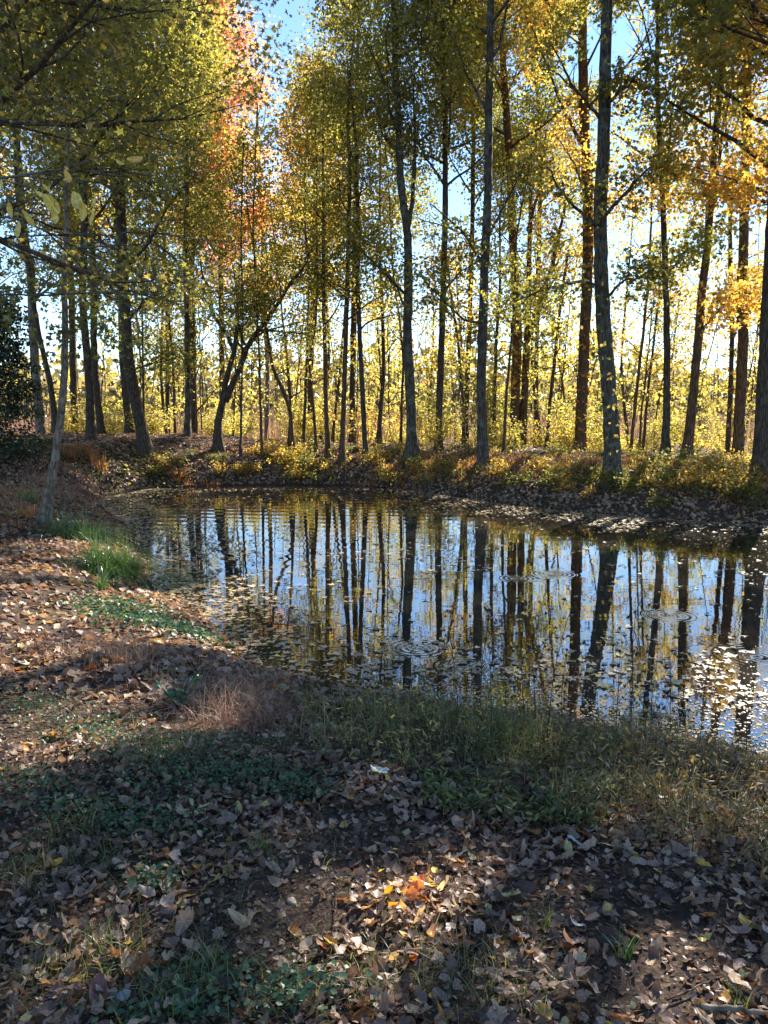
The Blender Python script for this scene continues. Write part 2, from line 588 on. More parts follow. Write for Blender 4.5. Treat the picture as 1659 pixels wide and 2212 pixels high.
def water_mat():
    m, nt, out, N = new_mat('pond_water')
    L = nt.links.new
    g = N('NewGeometry')
    # long low ripples on the far side, fine shiver near, a few rings
    mp = N('Mapping')
    mp.inputs['Rotation'].default_value = (0, 0, math.radians(4))
    L(g.outputs['Position'], mp.inputs[0])
    wv = N('TexWave', bands_direction='Y', Scale=.55, Distortion=1.2, Detail=1.)
    wv.inputs['Detail Scale'].default_value = .6
    L(mp.outputs[0], wv.inputs['Vector'])
    mask = N('TexNoise', Scale=.16, Detail=1.)
    L(g.outputs['Position'], mask.inputs['Vector'])
    mk = N('MapRange')
    mk.inputs['From Min'].default_value, mk.inputs['From Max'].default_value = .35, .65
    mk.inputs['To Min'].default_value = .15
    L(mask.outputs[0], mk.inputs['Value'])
    sx = N('SeparateXYZ')
    L(g.outputs['Position'], sx.inputs[0])
    fx = N('MapRange')
    fx.inputs['From Min'].default_value, fx.inputs['From Max'].default_value = 3.5, -1.5
    fx.inputs['To Min'].default_value = .06
    L(sx.outputs[0], fx.inputs['Value'])
    fy = N('MapRange')
    fy.inputs['From Min'].default_value, fy.inputs['From Max'].default_value = 9., 15.
    fy.inputs['To Min'].default_value = .1
    L(sx.outputs[1], fy.inputs['Value'])
    a0 = N('Math', operation='MULTIPLY')
    L(wv.outputs['Fac'], a0.inputs[0])
    L(mk.outputs[0], a0.inputs[1])
    a1 = N('Math', operation='MULTIPLY')
    L(a0.outputs[0], a1.inputs[0])
    L(fx.outputs[0], a1.inputs[1])
    a = N('Math', operation='MULTIPLY')
    L(a1.outputs[0], a.inputs[0])
    L(fy.outputs[0], a.inputs[1])
    mp2 = N('Mapping')
    mp2.inputs['Scale'].default_value = (.35, 1, 1)
    L(g.outputs['Position'], mp2.inputs[0])
    n2 = N('TexNoise', Scale=2.6, Detail=2., Roughness=.5)
    L(mp2.outputs[0], n2.inputs['Vector'])
    n3 = N('TexNoise', Scale=14., Detail=2., Roughness=.5)
    L(mp2.outputs[0], n3.inputs['Vector'])
    b1 = N('Bump', Strength=1., Distance=.0036)
    L(a.outputs[0], b1.inputs['Height'])
    b2 = N('Bump', Strength=1., Distance=.0016)
    L(n2.outputs[0], b2.inputs['Height'])
    L(b1.outputs[0], b2.inputs['Normal'])
    b3 = N('Bump', Strength=1., Distance=.00022)
    L(n3.outputs[0], b3.inputs['Height'])
    L(b2.outputs[0], b3.inputs['Normal'])
    last = b3
    for (ux, uy, r0) in ((1640, 1420, .5), (900, 1400, .35), (1200, 1240, .4), (1120, 1250, .3), (1450, 1330, .35), (1000, 1440, .3)):
        c = on_level(ux, uy)
        vs = N('VectorMath', operation='SUBTRACT')
        L(g.outputs['Position'], vs.inputs[0])
        vs.inputs[1].default_value = (c[0], c[1], 0)
        ln = N('VectorMath', operation='LENGTH')
        L(vs.outputs[0], ln.inputs[0])
        ml = N('Math', operation='MULTIPLY')
        L(ln.outputs['Value'], ml.inputs[0])
        ml.inputs[1].default_value = 95.
        sn = N('Math', operation='SINE')
        L(ml.outputs[0], sn.inputs[0])
        fd = N('MapRange')
        fd.inputs['From Min'].default_value, fd.inputs['From Max'].default_value = r0 * .2, r0
        fd.inputs['To Min'].default_value, fd.inputs['To Max'].default_value = 1, 0
        L(ln.outputs['Value'], fd.inputs['Value'])
        pr = N('Math', operation='MULTIPLY')
        L(sn.outputs[0], pr.inputs[0])
        L(fd.outputs[0], pr.inputs[1])
        bb = N('Bump', Strength=1., Distance=.0009)
        L(pr.outputs[0], bb.inputs['Height'])
        L(last.outputs[0], bb.inputs['Normal'])
        last = bb
    gl = N('BsdfGlossy', Roughness=.012)
    gl.inputs[0].default_value = (.93, .96, 1, 1)
    L(last.outputs[0], gl.inputs['Normal'])
    fr = N('Fresnel', IOR=3.1)
    L(last.outputs[0], fr.inputs['Normal'])
    tp = N('BsdfTransparent')
    tp.inputs[0].default_value = (.42, .34, .22, 1)
    df = N('BsdfDiffuse')
    df.inputs[0].default_value = (.062, .052, .038, 1)
    film = N('TexNoise', Scale=.9, Detail=5.)
    L(mp2.outputs[0], film.inputs['Vector'])
    fm = N('MapRange')
    fm.inputs['From Min'].default_value, fm.inputs['From Max'].default_value = .45, .7
    fm.inputs['To Min'].default_value, fm.inputs['To Max'].default_value = .25, .6
    L(film.outputs[0], fm.inputs['Value'])
    m1 = N('MixShader')
    L(fm.outputs[0], m1.inputs[0])
    L(tp.outputs[0], m1.inputs[1])
    L(df.outputs[0], m1.inputs[2])
    m2 = N('MixShader')
    L(fr.outputs[0], m2.inputs[0])
    L(m1.outputs[0], m2.inputs[1])
    L(gl.outputs[0], m2.inputs[2])
    L(m2.outputs[0], out.inputs[0])
    return m


M['stone'], M['soil'], M['water'] = stone_mat(), ground_mat(), water_mat()
NOLEAF = []                             # gaps in the canopy where the sun comes through: (ground point, radius)
for ux, uy, r in ((880, 1985, .42), (980, 1920, .36), (780, 2000, .24), (1080, 1900, .22), (1590, 2150, .22), (1000, 1950, .15),
                  (250, 1290, 1.0), (120, 1330, .9), (330, 1370, .6), (60, 1220, 1.), (200, 1180, .8), (420, 1400, .4), (100, 1420, .5), (270, 1210, .7),
                  (1130, 1620, .15), (1640, 1800, .2), (620, 1790, .06), (820, 1678, .12)):
    NOLEAF.append((ground_hit(ux, uy), r))
_r = np.random.default_rng(17)
for _ in range(24):
    NOLEAF.append((ground_hit(_r.uniform(-40, 480), _r.uniform(1370, 1620)), _r.uniform(.08, .26)))
for _ in range(34):
    NOLEAF.append((ground_hit(_r.uniform(0, 1659), _r.uniform(1380, 2180)), _r.uniform(.05, .16)))


def thin_for_sun(P):
    keep = np.ones(len(P), bool)
    for g, r in NOLEAF:
        w = P - g
        t = w @ SUN_DIR
        d2 = (w * w).sum(1) - t * t
        edge = r * (1 + .35 * wob(P[:, 0] * 2, P[:, 2] * 2, 1.5, 91))
        keep &= ~((d2 < edge * edge) & (t > 1))
    return keep

# ------------------------------------------------------------------ ground and water


def axis(a, b, step, far, grow=1.09):
    core = np.arange(a, b, step)
    hi, lo, s = [b], [], step
    while hi[-1] < far:
        s *= grow
        hi.append(hi[-1] + s)
    s, x = step, a
    while x > -far:
        s *= grow
        x -= s
        lo.append(x)
    return np.array(lo[::-1] + list(core) + hi)


xs, ys = axis(-13, 13, .15, 3000), axis(-1, 28, .15, 3000)
GX, GY = np.meshgrid(xs, ys)
GZ = ground_z(GX, GY)
nx, ny = len(xs), len(ys)
ii = (np.arange(ny - 1)[:, None] * nx + np.arange(nx - 1)[None]).ravel()
b = MB()
b.add(np.stack([GX.ravel(), GY.ravel(), GZ.ravel()], 1), np.stack([ii, ii + 1, ii + nx + 1, ii + nx], 1), np.full(len(ii), 4))
props(link('ground', b.mesh('ground', M['soil'], True)), kind='structure')
b = MB()
wx0, wx1, wy0, wy1 = -12, 20, 2.6, 23.2
b.add([(wx0, wy0, 0), (wx1, wy0, 0), (wx1, wy1, 0), (wx0, wy1, 0)], [0, 1, 2, 3], [4])
props(link('pond_water', b.mesh('pond_water', M['water'])), kind='structure')

# ------------------------------------------------------------------ trees


def resample(P, n):
    P = np.asarray(P, float)
    L = np.concatenate([[0], np.cumsum(np.linalg.norm(np.diff(P, axis=0), axis=1))])
    t = np.linspace(0, L[-1], n)
    # smooth Catmull-like by cubic through cumulative length
    out = np.stack([np.interp(t, L, P[:, k]) for k in range(P.shape[1])], 1)
    if n > 6:
        k = max(1, n // (len(P) * 3))
        for _ in range(k):
            out[1:-1] = .25 * out[:-2] + .5 * out[1:-1] + .25 * out[2:]
    return out


def grow(start, d, length, rng, n=7, up=.25, wander=.18):
    d = np.asarray(d, float)
    d /= np.linalg.norm(d)
    P = [np.asarray(start, float)]
    st = length / (n - 1)
    for i in range(n - 1):
        d = d + rng.normal(0, wander, 3) + np.array([0, 0, up / n])
        d /= np.linalg.norm(d)
        P.append(P[-1] + d * st)
    return np.array(P)


def side_dir(d, rng, lo=.5, hi=1.1, flat=.5):
    p = np.cross(d, rng.normal(size=3))
    p /= np.linalg.norm(p) + 1e-9
    p[2] *= flat
    v = d + p * rng.uniform(lo, hi)
    return v / np.linalg.norm(v)


def ramify(mb, P, r0, rng, anchors, subs=5, sub_len=.45, twig=3, k=5, start=.25):
    """side branches and twigs on a limb polyline; collects where leaves sit"""
    n = len(P)
    L = np.linalg.norm(np.diff(P, axis=0), axis=1).sum()
    for s in range(subs):
        f = start + (1 - start) * (s + rng.uniform(0, 1)) / subs
        i = min(n - 2, int(f * (n - 1)))
        o = P[i] + (P[i + 1] - P[i]) * (f * (n - 1) - i)
        d = P[i + 1] - P[i]
        d = d / (np.linalg.norm(d) + 1e-9)
        sl = L * sub_len * rng.uniform(.5, 1.1) * (1.15 - .6 * f)
        Q = grow(o, side_dir(d, rng), sl, rng, 5, .15, .22)
        rs = max(.007, r0 * (1 - .8 * f) * .5)
        mb.tube(Q, np.linspace(rs, max(.003, rs * .25), 5), 4, cap=False)
        anchors.append(Q[1:])
        for _ in range(twig):
            j = rng.integers(1, 4)
            dd = Q[j + 1] - Q[j]
            T = grow(Q[j], side_dir(dd / (np.linalg.norm(dd) + 1e-9), rng, .6, 1.4), sl * rng.uniform(.25, .5), rng, 4, .05, .2)
            mb.tube(T, np.linspace(max(.004, rs * .35), .002, 4), 3, cap=False)
            anchors.append(T)
            anchors.append((T[1:] + T[:-1]) / 2)
    anchors.append(P[int(n * .55):])


def crown_mesh(anchors, n, size, pal, rng, tpl=STAR, spread=.16, off=None, cull=True, bias=0., up=.6):
    A = np.concatenate(anchors)
    m = 6                               # leaves sit in flat sprays at the twig ends
    k = max(1, n // m)
    C = A[rng.integers(0, len(A), k)] + rng.normal(0, spread, (k, 3))
    P = np.repeat(C, m, 0) + rng.normal(0, 1, (k * m, 3)) * (size * 1.3, size * 1.3, size * .6)
    big = np.ones(len(P))
    if cull:
        top = P[:, 2] > EYE + P[:, 1] * .53 + .6        # high in the crowns: fewer, larger leaves
        keep = ~top | (rng.random(len(P)) < .5)
        big[top] = 1.35
        P, big = P[keep], big[keep]
        keep = thin_for_sun(P)
        P, big = P[keep], big[keep]
    n = len(P)
    N = rng.normal(size=(n, 3)) * .75 + np.array([0, 0, up])
    # neighbouring leaves share a tone: clumps
    cl = .5 + .28 * wob(P[:, 0] * 1.3 + P[:, 2], P[:, 1] + P[:, 2] * .7, 1.6, int(rng.integers(999)))
    tint = np.clip(.45 * cl + .55 * rng.beta(1.6, 1.6, n) + bias, 0, 1)
    mb = MB()
    mb.leaves(tpl, P, N, size * rng.uniform(.65, 1.25, n) * big, tint, rng)
    return mb.mesh('crown', M[pal], off=off)


def tree(name, label, spine, D, w0, w1, H, leaves, pal, seed, cat='tree', group=None, bark='bark_dark', limbs=(), nl=12, hb=5.,
         Lmax=3.5, size=.11, tpl=STAR, elev=(.25, .9), base=None, subs=6, spread=.22, creep=0, leafless=False, aim=None):
    """spine: picture positions from base upwards at D metres; grows on above the frame to height H"""
    rng = np.random.default_rng(seed)
    if base is None:
        pts = [at(x, y, D) for x, y in spine]
        b0 = pts[0].copy()
        b0[2] = float(ground_z(b0[0], b0[1]))
        pts[0] = b0
    else:
        b0 = np.array([base[0], base[1], float(ground_z(*base))])
        pts = [b0] + [np.array(p, float) for p in spine]
    px = w0 / 2 / F * D, w1 / 2 / F * D
    zt = pts[-1][2]
    nsp = len(pts)
    if H > zt + .3:
        d = pts[-1] - pts[-2]
        d = d / np.linalg.norm(d)
        d = d * .5 + np.array([0, 0, .5])
        up = grow(pts[-1], d, H - zt, rng, 8, .9, .05)
        pts += list(up[1:])
    pts = [pts[0] - np.array([0, 0, .3])] + pts
    P = resample(pts, max(14, int((max(H, zt) - b0[2]) / .22)))
    P[1:-1] += rng.normal(0, .006, (len(P) - 2, 3))
    z = P[:, 2]
    r = np.interp(z, [b0[2], zt, max(H, zt + .31)], [px[0] * .88, px[1], .02 if H > zt + .3 else px[1] * .6])
    root = empty(name, b0, label, cat, group)
    mb = MB()
    mb.tube(P, r, 12 if w0 > 16 else 8, bump=.05, flare=.28, seed=seed)
    link('trunk', mb.mesh('trunk', M[bark], True, b0), root)
    anchors = []
    bm = MB()
    for lb in limbs:                    # limbs the photograph shows: [(ux, uy, extra depth) ...], width
        lp, lw = lb[0], lb[1]
        Q = resample([at(x, y, D + e) for x, y, e in lp], 16)
        Q[1:-1] += rng.normal(0, .012, (14, 3))
        lr = lw / 2 / F * D
        lm = MB()
        lm.tube(Q, np.linspace(lr, lr * .3, 16), 7, bump=.05, seed=seed + 3)
        ramify(lm, Q, lr, rng, anchors, subs=6 if len(lb) < 3 else lb[2], sub_len=.4)
        link('limb', lm.mesh('limb', M[bark], True, b0), root)
    for i in range(nl):
        f = (i + rng.uniform(0, .8)) / nl
        zz = b0[2] + hb + f * (H - hb - b0[2]) * .97
        j = int(np.clip(np.searchsorted(z, zz), 1, len(P) - 1))
        o = P[j]
        az = i * 2.4 + rng.normal(0, .4)
        if aim is not None and rng.random() < .6:
            az = aim + rng.normal(0, .5)
        el = rng.uniform(*elev)
        ln = Lmax * (1 - .62 * f ** 1.5) * rng.uniform(.65, 1.1)
        Q = grow(o, (math.cos(az) * math.cos(el), math.sin(az) * math.cos(el), math.sin(el)), ln, rng, 8, .35, .14)
        lr = min(r[j] * .5, .022 + ln * .009)
        bm.tube(Q, np.linspace(lr, .006, 8), 5, cap=False)
        ramify(bm, Q, lr, rng, anchors, subs=subs)
    if nl:
        link('branches', bm.mesh('branches', M[bark], True, b0), root)
    if leaves:
        if tpl is STAR and D > 12:
            tpl, size, spread = LOBE, size * .95, spread * 1.3
        if D >= 24 and (tpl is LOBE or tpl is OVAL):
            tpl, leaves, size, spread = DIAM, leaves * 1.6, size * .86, spread * (1.6 if D < 29 else 1.5)
        link('crown', crown_mesh(anchors, int(leaves * DENSE * (.62 if H < 14.5 and D > 18 else 1.12)), size, pal, rng, tpl, spread, b0), root)
    return root


DENSE = 1.32
FR = 'tall trees standing on the far bank of the pond'
# the row on the far bank
tree('maple_tree', 'tallest thick grey trunk with lichen, leaning slightly, at the water on the far bank',
     [(1325, 1028), (1320, 900), (1312, 800), (1304, 700), (1298, 600), (1296, 450), (1304, 300), (1307, 150), (1312, 0)], 17.6, 40, 22, 19, 9500,
     'olive', 11, bark='bark_grey', hb=10.5, nl=14, Lmax=4.8,
     limbs=[([(1290, 490, 0), (1279, 480, -.2), (1229, 435, -.5), (1179, 360, -.8)], 9), ([(1300, 475, 0), (1359, 410, -.3), (1404, 360, -.5), (1440, 350, -.8)], 9),
            ([(1302, 655, 0), (1344, 605, -.3), (1429, 598, -.8)], 7), ([(1298, 622, 0), (1254, 605, -.4), (1179, 625, -.8), (1109, 650, -1)], 8),
            ([(1306, 230, 0), (1350, 190, -.5), (1420, 120, -1)], 8), ([(1300, 260, 0), (1240, 190, -.3), (1190, 90, -.8)], 8)])
tree('maple_tree', 'slim grey trunk that kinks and forks halfway up, standing on the far bank',
     [(891, 985), (886, 850), (880, 720), (882, 600), (880, 500), (866, 400), (860, 250), (852, 100), (850, 0)], 24.4, 26, 11, 19, 10000,
     'olive', 12, bark='bark_grey', hb=8.5, nl=16, Lmax=4, size=.12,
     limbs=[([(880, 500, 0), (893, 420, .2), (897, 300, .4), (892, 180, .6)], 11), ([(880, 640, 0), (820, 580, -.5), (760, 520, -.9)], 7),
            ([(884, 690, 0), (850, 600, 1), (800, 560, 1.4), (745, 525, 2)], 6)])
tree('maple_tree', 'thin dark straight trunk just beside the kinked grey one on the far bank',
     [(947, 972), (950, 850), (957, 650), (962, 450), (961, 250), (955, 100)], 25.3, 17, 10, 16, 8000,
     'olive', 13, bark='bark_dark', hb=8, nl=14, Lmax=3.4, size=.12,
     limbs=[([(955, 640, 0), (990, 590, -.4), (1040, 560, -.8)], 5), ([(960, 400, 0), (920, 340, -.3), (870, 250, -.6)], 6)])
tree('maple_tree', 'grey furrowed straight trunk left of the double trunk, rooted low on the far bank',
     [(1044, 1000), (1039, 850), (1043, 700), (1048, 550), (1053, 450), (1057, 200), (1060, 0)], 21.8, 25, 14, 20, 10500,
     'olive', 14, bark='bark_grey', hb=10.5, nl=16, Lmax=4.8, size=.115,
     limbs=[([(1050, 520, 0), (1100, 420, .4), (1150, 330, .7)], 7), ([(1048, 580, 0), (1000, 500, -.3), (930, 440, -.8)], 7),
            ([(1044, 700, 0), (1000, 690, -.4), (900, 590, -1.)], 6), ([(1056, 250, 0), (1010, 160, -.2), (960, 40, -.6)], 8)])
tree('oak_tree', 'brown twin trunks joined at the foot behind the bank, one with a leaning limb',
     [(1110, 965), (1113, 850), (1118, 720), (1110, 560), (1104, 420), (1097, 300), (1090, 180)], 28, 25, 14, 20, 9000,
     'gold', 15, bark='bark_brown', hb=10, nl=14, Lmax=4.4, size=.13,
     limbs=[([(1128, 960, 0), (1134, 850, 0), (1140, 700, 0), (1143, 560, .2), (1146, 450, .3), (1150, 330, .4)], 19, 9),
            ([(1140, 730, 0), (1175, 640, -.2), (1195, 560, -.4), (1222, 440, -.6)], 16, 6), ([(1140, 500, 0), (1165, 400, -.3), (1180, 280, -.5)], 8)])
tree('oak_tree', 'thick reddish brown straight trunk with orange leaves, just left of the tallest grey trunk',
     [(1252, 968), (1257, 850), (1264, 700), (1270, 560), (1270, 420), (1263, 300), (1260, 180)], 26, 28, 20, 21, 9500,
     'gold', 16, bark='bark_brown', hb=10.5, nl=14, Lmax=4.6, size=.13,
     limbs=[([(1265, 330, 0), (1210, 220, -.4), (1150, 60, -.8)], 9), ([(1270, 440, 0), (1240, 350, -.4), (1200, 290, -.8)], 6),
            ([(1272, 400, 0), (1320, 440, -.6), (1370, 420, -1.2)], 6)])
tree('maple_tree', 'dark wavy trunk standing between the forked black tree and the kinked grey trunk',
     [(790, 952), (783, 850), (777, 720), (772, 600), (776, 500), (770, 400)], 25, 13, 8, 13, 4600, 'yellowgreen', 17, hb=4, nl=11, Lmax=2.2, size=.12)
tree('maple_tree', 'thin brown upright trunk wrapped in yellow leaves, next to the dark wavy trunk',
     [(738, 958), (743, 850), (748, 700), (752, 550), (756, 400)], 25, 13, 8, 14, 4600, 'yellow', 18, bark='bark_brown', hb=4, nl=11, Lmax=2.2, size=.12)
tree('maple_tree', 'thin brown trunk with a curved foot, third thin trunk right of the fork tree',
     [(710, 958), (704, 880), (702, 750), (698, 600), (700, 480)], 25.5, 12, 7, 13, 4200, 'yellowgreen', 19, bark='bark_brown', hb=4, nl=10, Lmax=2.2, size=.12)
tree('cherry_tree', 'black forked tree whose two crooked stems split low above the bank',
     [(470, 968), (472, 903), (482, 871), (488, 820), (504, 766), (512, 720)], 25.4, 21, 9, 5.2, 3600, 'olive', 20, bark='bark_dark', hb=3.8, nl=5, Lmax=2, size=.10, tpl=OVAL,
     limbs=[([(486, 868, 0), (493, 850, 0), (518, 799, 0), (529, 759, 0), (554, 716, 0), (583, 687, 0), (600, 655, -.1), (612, 640, -.2), (628, 600, -.3), (660, 585, -.3), (668, 545, -.4)], 15, 14),
            ([(506, 765, 0), (497, 734, 0), (468, 691, 0), (447, 655, 0), (455, 620, 0), (432, 590, 0), (436, 550, 0)], 9, 10), ([(529, 745, 0), (512, 690, .2), (510, 620, .3), (500, 560, .3)], 7, 7),
            ([(560, 712, 0), (600, 716, -.3), (660, 720, -.5), (700, 712, -.7)], 6, 7)])
tree('maple_tree', 'leaning dark trunk with a second trunk close behind it, left of the fork tree',
     [(313, 980), (306, 928), (290, 855), (277, 777), (273, 705), (268, 640), (262, 500), (258, 380)], 23.8, 29, 20, 18, 9500, 'olive', 21, hb=5, nl=15, Lmax=4, size=.115,
     limbs=[([(272, 700, 0), (320, 640, -.5), (400, 600, -1)], 8), ([(270, 650, 0), (220, 600, -.5), (150, 560, -1)], 8), ([(285, 800, 0), (340, 780, -.4), (380, 760, -.6)], 4, 4)])
tree('maple_tree', 'straight dark trunk half hidden close behind the leaning dark trunk',
     [(281, 935), (270, 850), (264, 760), (262, 680), (262, 600)], 28, 17, 13, 16, 5200, 'yellowgreen', 22, hb=5, nl=11, Lmax=3, size=.12)
tree('maple_tree', 'dark trunk between the pale leaning sapling and the leaning dark trunk',
     [(220, 930), (209, 849), (203, 759), (203, 669), (200, 560)], 28, 17, 13, 16, 5600, 'yellowgreen', 23, hb=4.5, nl=12, Lmax=3, size=.12)
tree('maple_tree', 'medium straight grey trunk just left of the fork tree',
     [(405, 942), (406, 850), (405, 760), (404, 670), (400, 560)], 26.8, 15, 11, 15, 5200, 'yellowgreen', 24, bark='bark_grey', hb=4.5, nl=12, Lmax=2.8, size=.12)
tree('maple_tree', 'bare dark leaning trunk in front of the evergreen, nearest the picture edge',
     [(122, 930), (112, 850), (97, 777), (83, 716), (70, 650)], 26, 16, 10, 14, 4500, 'olive', 25, hb=4, nl=10, Lmax=2.6)
tree('maple_tree', 'thick pale grey trunk behind the evergreen foliage at the picture edge',
     [(88, 918), (78, 813), (70, 700), (68, 600)], 28, 23, 17, 17, 5000, 'olive', 26, bark='bark_pale', hb=5, nl=10, Lmax=3)
tree('maple_tree', 'dark trunk with clinging vine leaves, first trunk right of the tallest grey trunk',
     [(1436, 985), (1440, 850), (1441, 700), (1436, 560), (1432, 430), (1425, 300), (1418, 150)], 20.4, 18, 9, 17, 9500, 'olive', 27, hb=8.5, nl=14, Lmax=3.6, size=.115,
     limbs=[([(1432, 400, 0), (1445, 330, 0), (1450, 250, 0), (1470, 180, 0)], 7), ([(1438, 600, 0), (1480, 540, -.5), (1540, 520, -1)], 5)])
tree('maple_tree', 'brown trunk leaning right and forking high, second trunk right of the tallest grey one',
     [(1483, 990), (1497, 860), (1508, 740), (1515, 640), (1528, 540), (1532, 480), (1545, 300), (1560, 150)], 20.1, 23, 12, 19, 9500, 'gold', 28, bark='bark_brown', hb=9, nl=13, Lmax=4, size=.12,
     limbs=[([(1530, 490, 0), (1550, 400, .3), (1560, 280, .5), (1590, 150, .8)], 10), ([(1510, 720, 0), (1560, 660, -.5), (1610, 640, -1)], 6)])
tree('oak_tree', 'brown trunk with a bulging side stub, near the right edge behind the bank',
     [(1595, 958), (1600, 850), (1606, 740), (1602, 640), (1606, 520), (1608, 420), (1612, 250)], 24, 27, 17, 20, 9500, 'orange', 29, bark='bark_brown', hb=9, nl=14, Lmax=4.2, size=.13,
     limbs=[([(1606, 700, 0), (1622, 660, 0), (1618, 630, 0), (1640, 580, -.3)], 9, 5), ([(1605, 450, 0), (1540, 400, -.6), (1440, 370, -1), (1380, 325, -1.2), (1320, 285, -1.4)], 10)])
tree('maple_tree', 'thick dark trunk cut off by the right edge of the picture',
     [(1648, 1012), (1650, 900), (1657, 800), (1664, 650), (1672, 500), (1680, 300)], 16.7, 44, 30, 20, 13500, 'olive', 30, hb=5, nl=17, Lmax=5, size=.12, aim=math.pi)
tree('maple_tree', 'slender dark trunk between the brown forked trunk and the right-hand brown oak',
     [(1572, 965), (1578, 850), (1582, 700), (1578, 560)], 25, 13, 9, 14, 5500, 'orange', 31, hb=3.5, nl=11, Lmax=2.4, size=.12)
for k, (lab, sp, D, w, pal) in enumerate([
        ('thin leaning brown trunk between the twin trunks and the reddish oak', [(1180, 950), (1190, 850), (1200, 760), (1213, 640), (1228, 540)], 27, 11, 'yellow'),
        ('thin dark pole-like trunk just left of the twin trunks', [(1088, 975), (1094, 850), (1104, 740), (1112, 640)], 23, 9, 'yellowgreen'),
        ('thin brown trunk just right of the grey furrowed trunk', [(1067, 965), (1068, 850), (1072, 740), (1080, 620)], 27, 12, 'yellow'),
        ('thin brown trunk close behind and right of the tallest grey trunk', [(1362, 962), (1372, 870), (1385, 760), (1398, 640), (1405, 520)], 26, 10, 'gold'),
        ('slim brown trunk leaning right behind the first vine covered trunk', [(1388, 965), (1398, 860), (1412, 740), (1425, 620)], 27, 9, 'yellow'),
        ('short leaning brown trunk forking low left of the kinked trunk', [(632, 955), (628, 890), (610, 840), (590, 800), (580, 740)], 26, 13, 'yellow'),
        ('thin dark trunk just right of the forked black tree', [(518, 945), (522, 860), (523, 780), (524, 700)], 25, 7, 'yellowgreen'),
        ('thin dark trunk a little further right of the forked black tree', [(565, 948), (562, 860), (560, 780), (556, 680)], 25, 8, 'yellow'),
        ('thin dark sapling standing against the two leaning dark trunks', [(311, 925), (309, 840), (308, 740), (306, 640)], 26, 7, 'yellowgreen'),
        ('slim brown trunk right of the medium grey trunk beside the forked black tree', [(378, 935), (376, 840), (372, 760), (365, 690)], 30, 9, 'yellow'),
        ('brown trunk in the wood between the leaning dark pair and the medium grey trunk', [(360, 935), (362, 840), (362, 740), (360, 640)], 32, 15, 'yellow'),
        ('thin brown trunk just left of the kinked grey trunk', [(866, 958), (868, 860), (872, 780), (864, 700), (850, 600)], 28, 8, 'yellow'),
        ('thin brown trunk between the thin dark trunk and the furrowed trunk', [(1002, 968), (1000, 860), (990, 740), (975, 640), (965, 560)], 28, 10, 'gold'),
        ('slim dark trunk standing behind the twin brown trunks', [(1012, 960), (1003, 860), (998, 760), (990, 660)], 31, 8, 'yellow'),
        ('slim trunk seen through yellow leaves near the first thin brown trunk', [(655, 955), (660, 850), (664, 740), (668, 620), (660, 500)], 28, 9, 'yellow'),
        ('crooked thin trunk touching the thin brown trunk with curved foot', [(684, 958), (676, 870), (668, 790), (682, 700), (686, 600)], 26, 9, 'yellowgreen')]):
    tree('slim_tree', lab, sp, D, w * .85, w * .5, 8 + (k % 4) * 1.3, 2400, pal, 60 + k, group=None, bark='bark_brown' if k % 2 else 'bark_dark', hb=2.2, nl=9, Lmax=1.9, size=.12, tpl=OVAL, elev=(.1, .8), subs=4)

# pale leaning tree on the near left shore
tree('ash_tree', 'slender pale grey trunk curving up from the near left shore beside the grass clumps',
     [(93, 1143), (104, 1080), (119, 1010), (126, 921), (137, 849), (142, 741), (139, 633), (142, 520), (144, 420), (146, 300)], 12.2, 21, 8, 9.5, 3600, 'olive', 40,
     bark='bark_pale', hb=5.2, nl=9, Lmax=2.4,
     limbs=[([(139, 633, 0), (90, 632, -.3), (30, 640, -.6), (-40, 660, -1)], 4, 5), ([(140, 640, 0), (200, 620, .2), (260, 610, .3), (330, 600, .4)], 4, 5),
            ([(141, 750, 0), (180, 700, .2), (230, 690, .3)], 3, 4)])


def near_tree(label, bx, by, H, w, leaves, pal, seed, aim, hb, Lmax, nl, size, elev=(.0, .45), name='maple_tree', tpl=STAR, bark='bark_dark', subs=8, spread=.2):
    z0 = float(ground_z(bx, by))
    rng = np.random.default_rng(seed)
    sp = [(bx + rng.normal(0, .08), by, z0 + 2), (bx + rng.normal(0, .1), by, z0 + 4.5), (bx + rng.normal(0, .15), by, z0 + 7)]
    leaves = int(leaves * 1.35)
    return tree(name, label, sp, by, w / by * F, w * .7 / by * F, H, leaves, pal, seed, bark=bark, hb=hb, nl=nl, Lmax=Lmax, size=size, elev=elev,
                base=(bx, by), aim=aim, subs=subs, tpl=tpl, spread=spread)


# trees whose trunks stand just outside the picture and reach in with their branches
near_tree('leafy maple beyond the left edge, its branches spreading low across the upper left', -6.3, 9.5, 13, .34, 12500, 'mottled', 51, -.1, 3.6, 5.2, 22, .105, elev=(.0, .5))
near_tree('second leafy maple beyond the left edge, filling the upper left behind the first', -8.5, 14.5, 16, .36, 12000, 'mottled', 52, .1, 3.9, 6.2, 22, .12, elev=(.05, .6))
near_tree('tall maple with yellow green leaves behind the upper left foliage', -9.4, 24.5, 18, .3, 9500, 'yellowgreen', 53, 0., 6, 4.6, 18, .12, elev=(.2, .8))
near_tree('maple beyond the right edge whose leafy branches hang into the upper right', 9.6, 12.6, 18, .4, 19000, 'olive', 54, math.pi, 6.5, 5.6, 22, .12, elev=(.1, .6))
near_tree('maple beyond the right edge with orange brown leaves hanging low', 9.8, 16.8, 15, .36, 11000, 'orange', 55, math.pi, 4.8, 4.4, 16, .12, elev=(.0, .5))


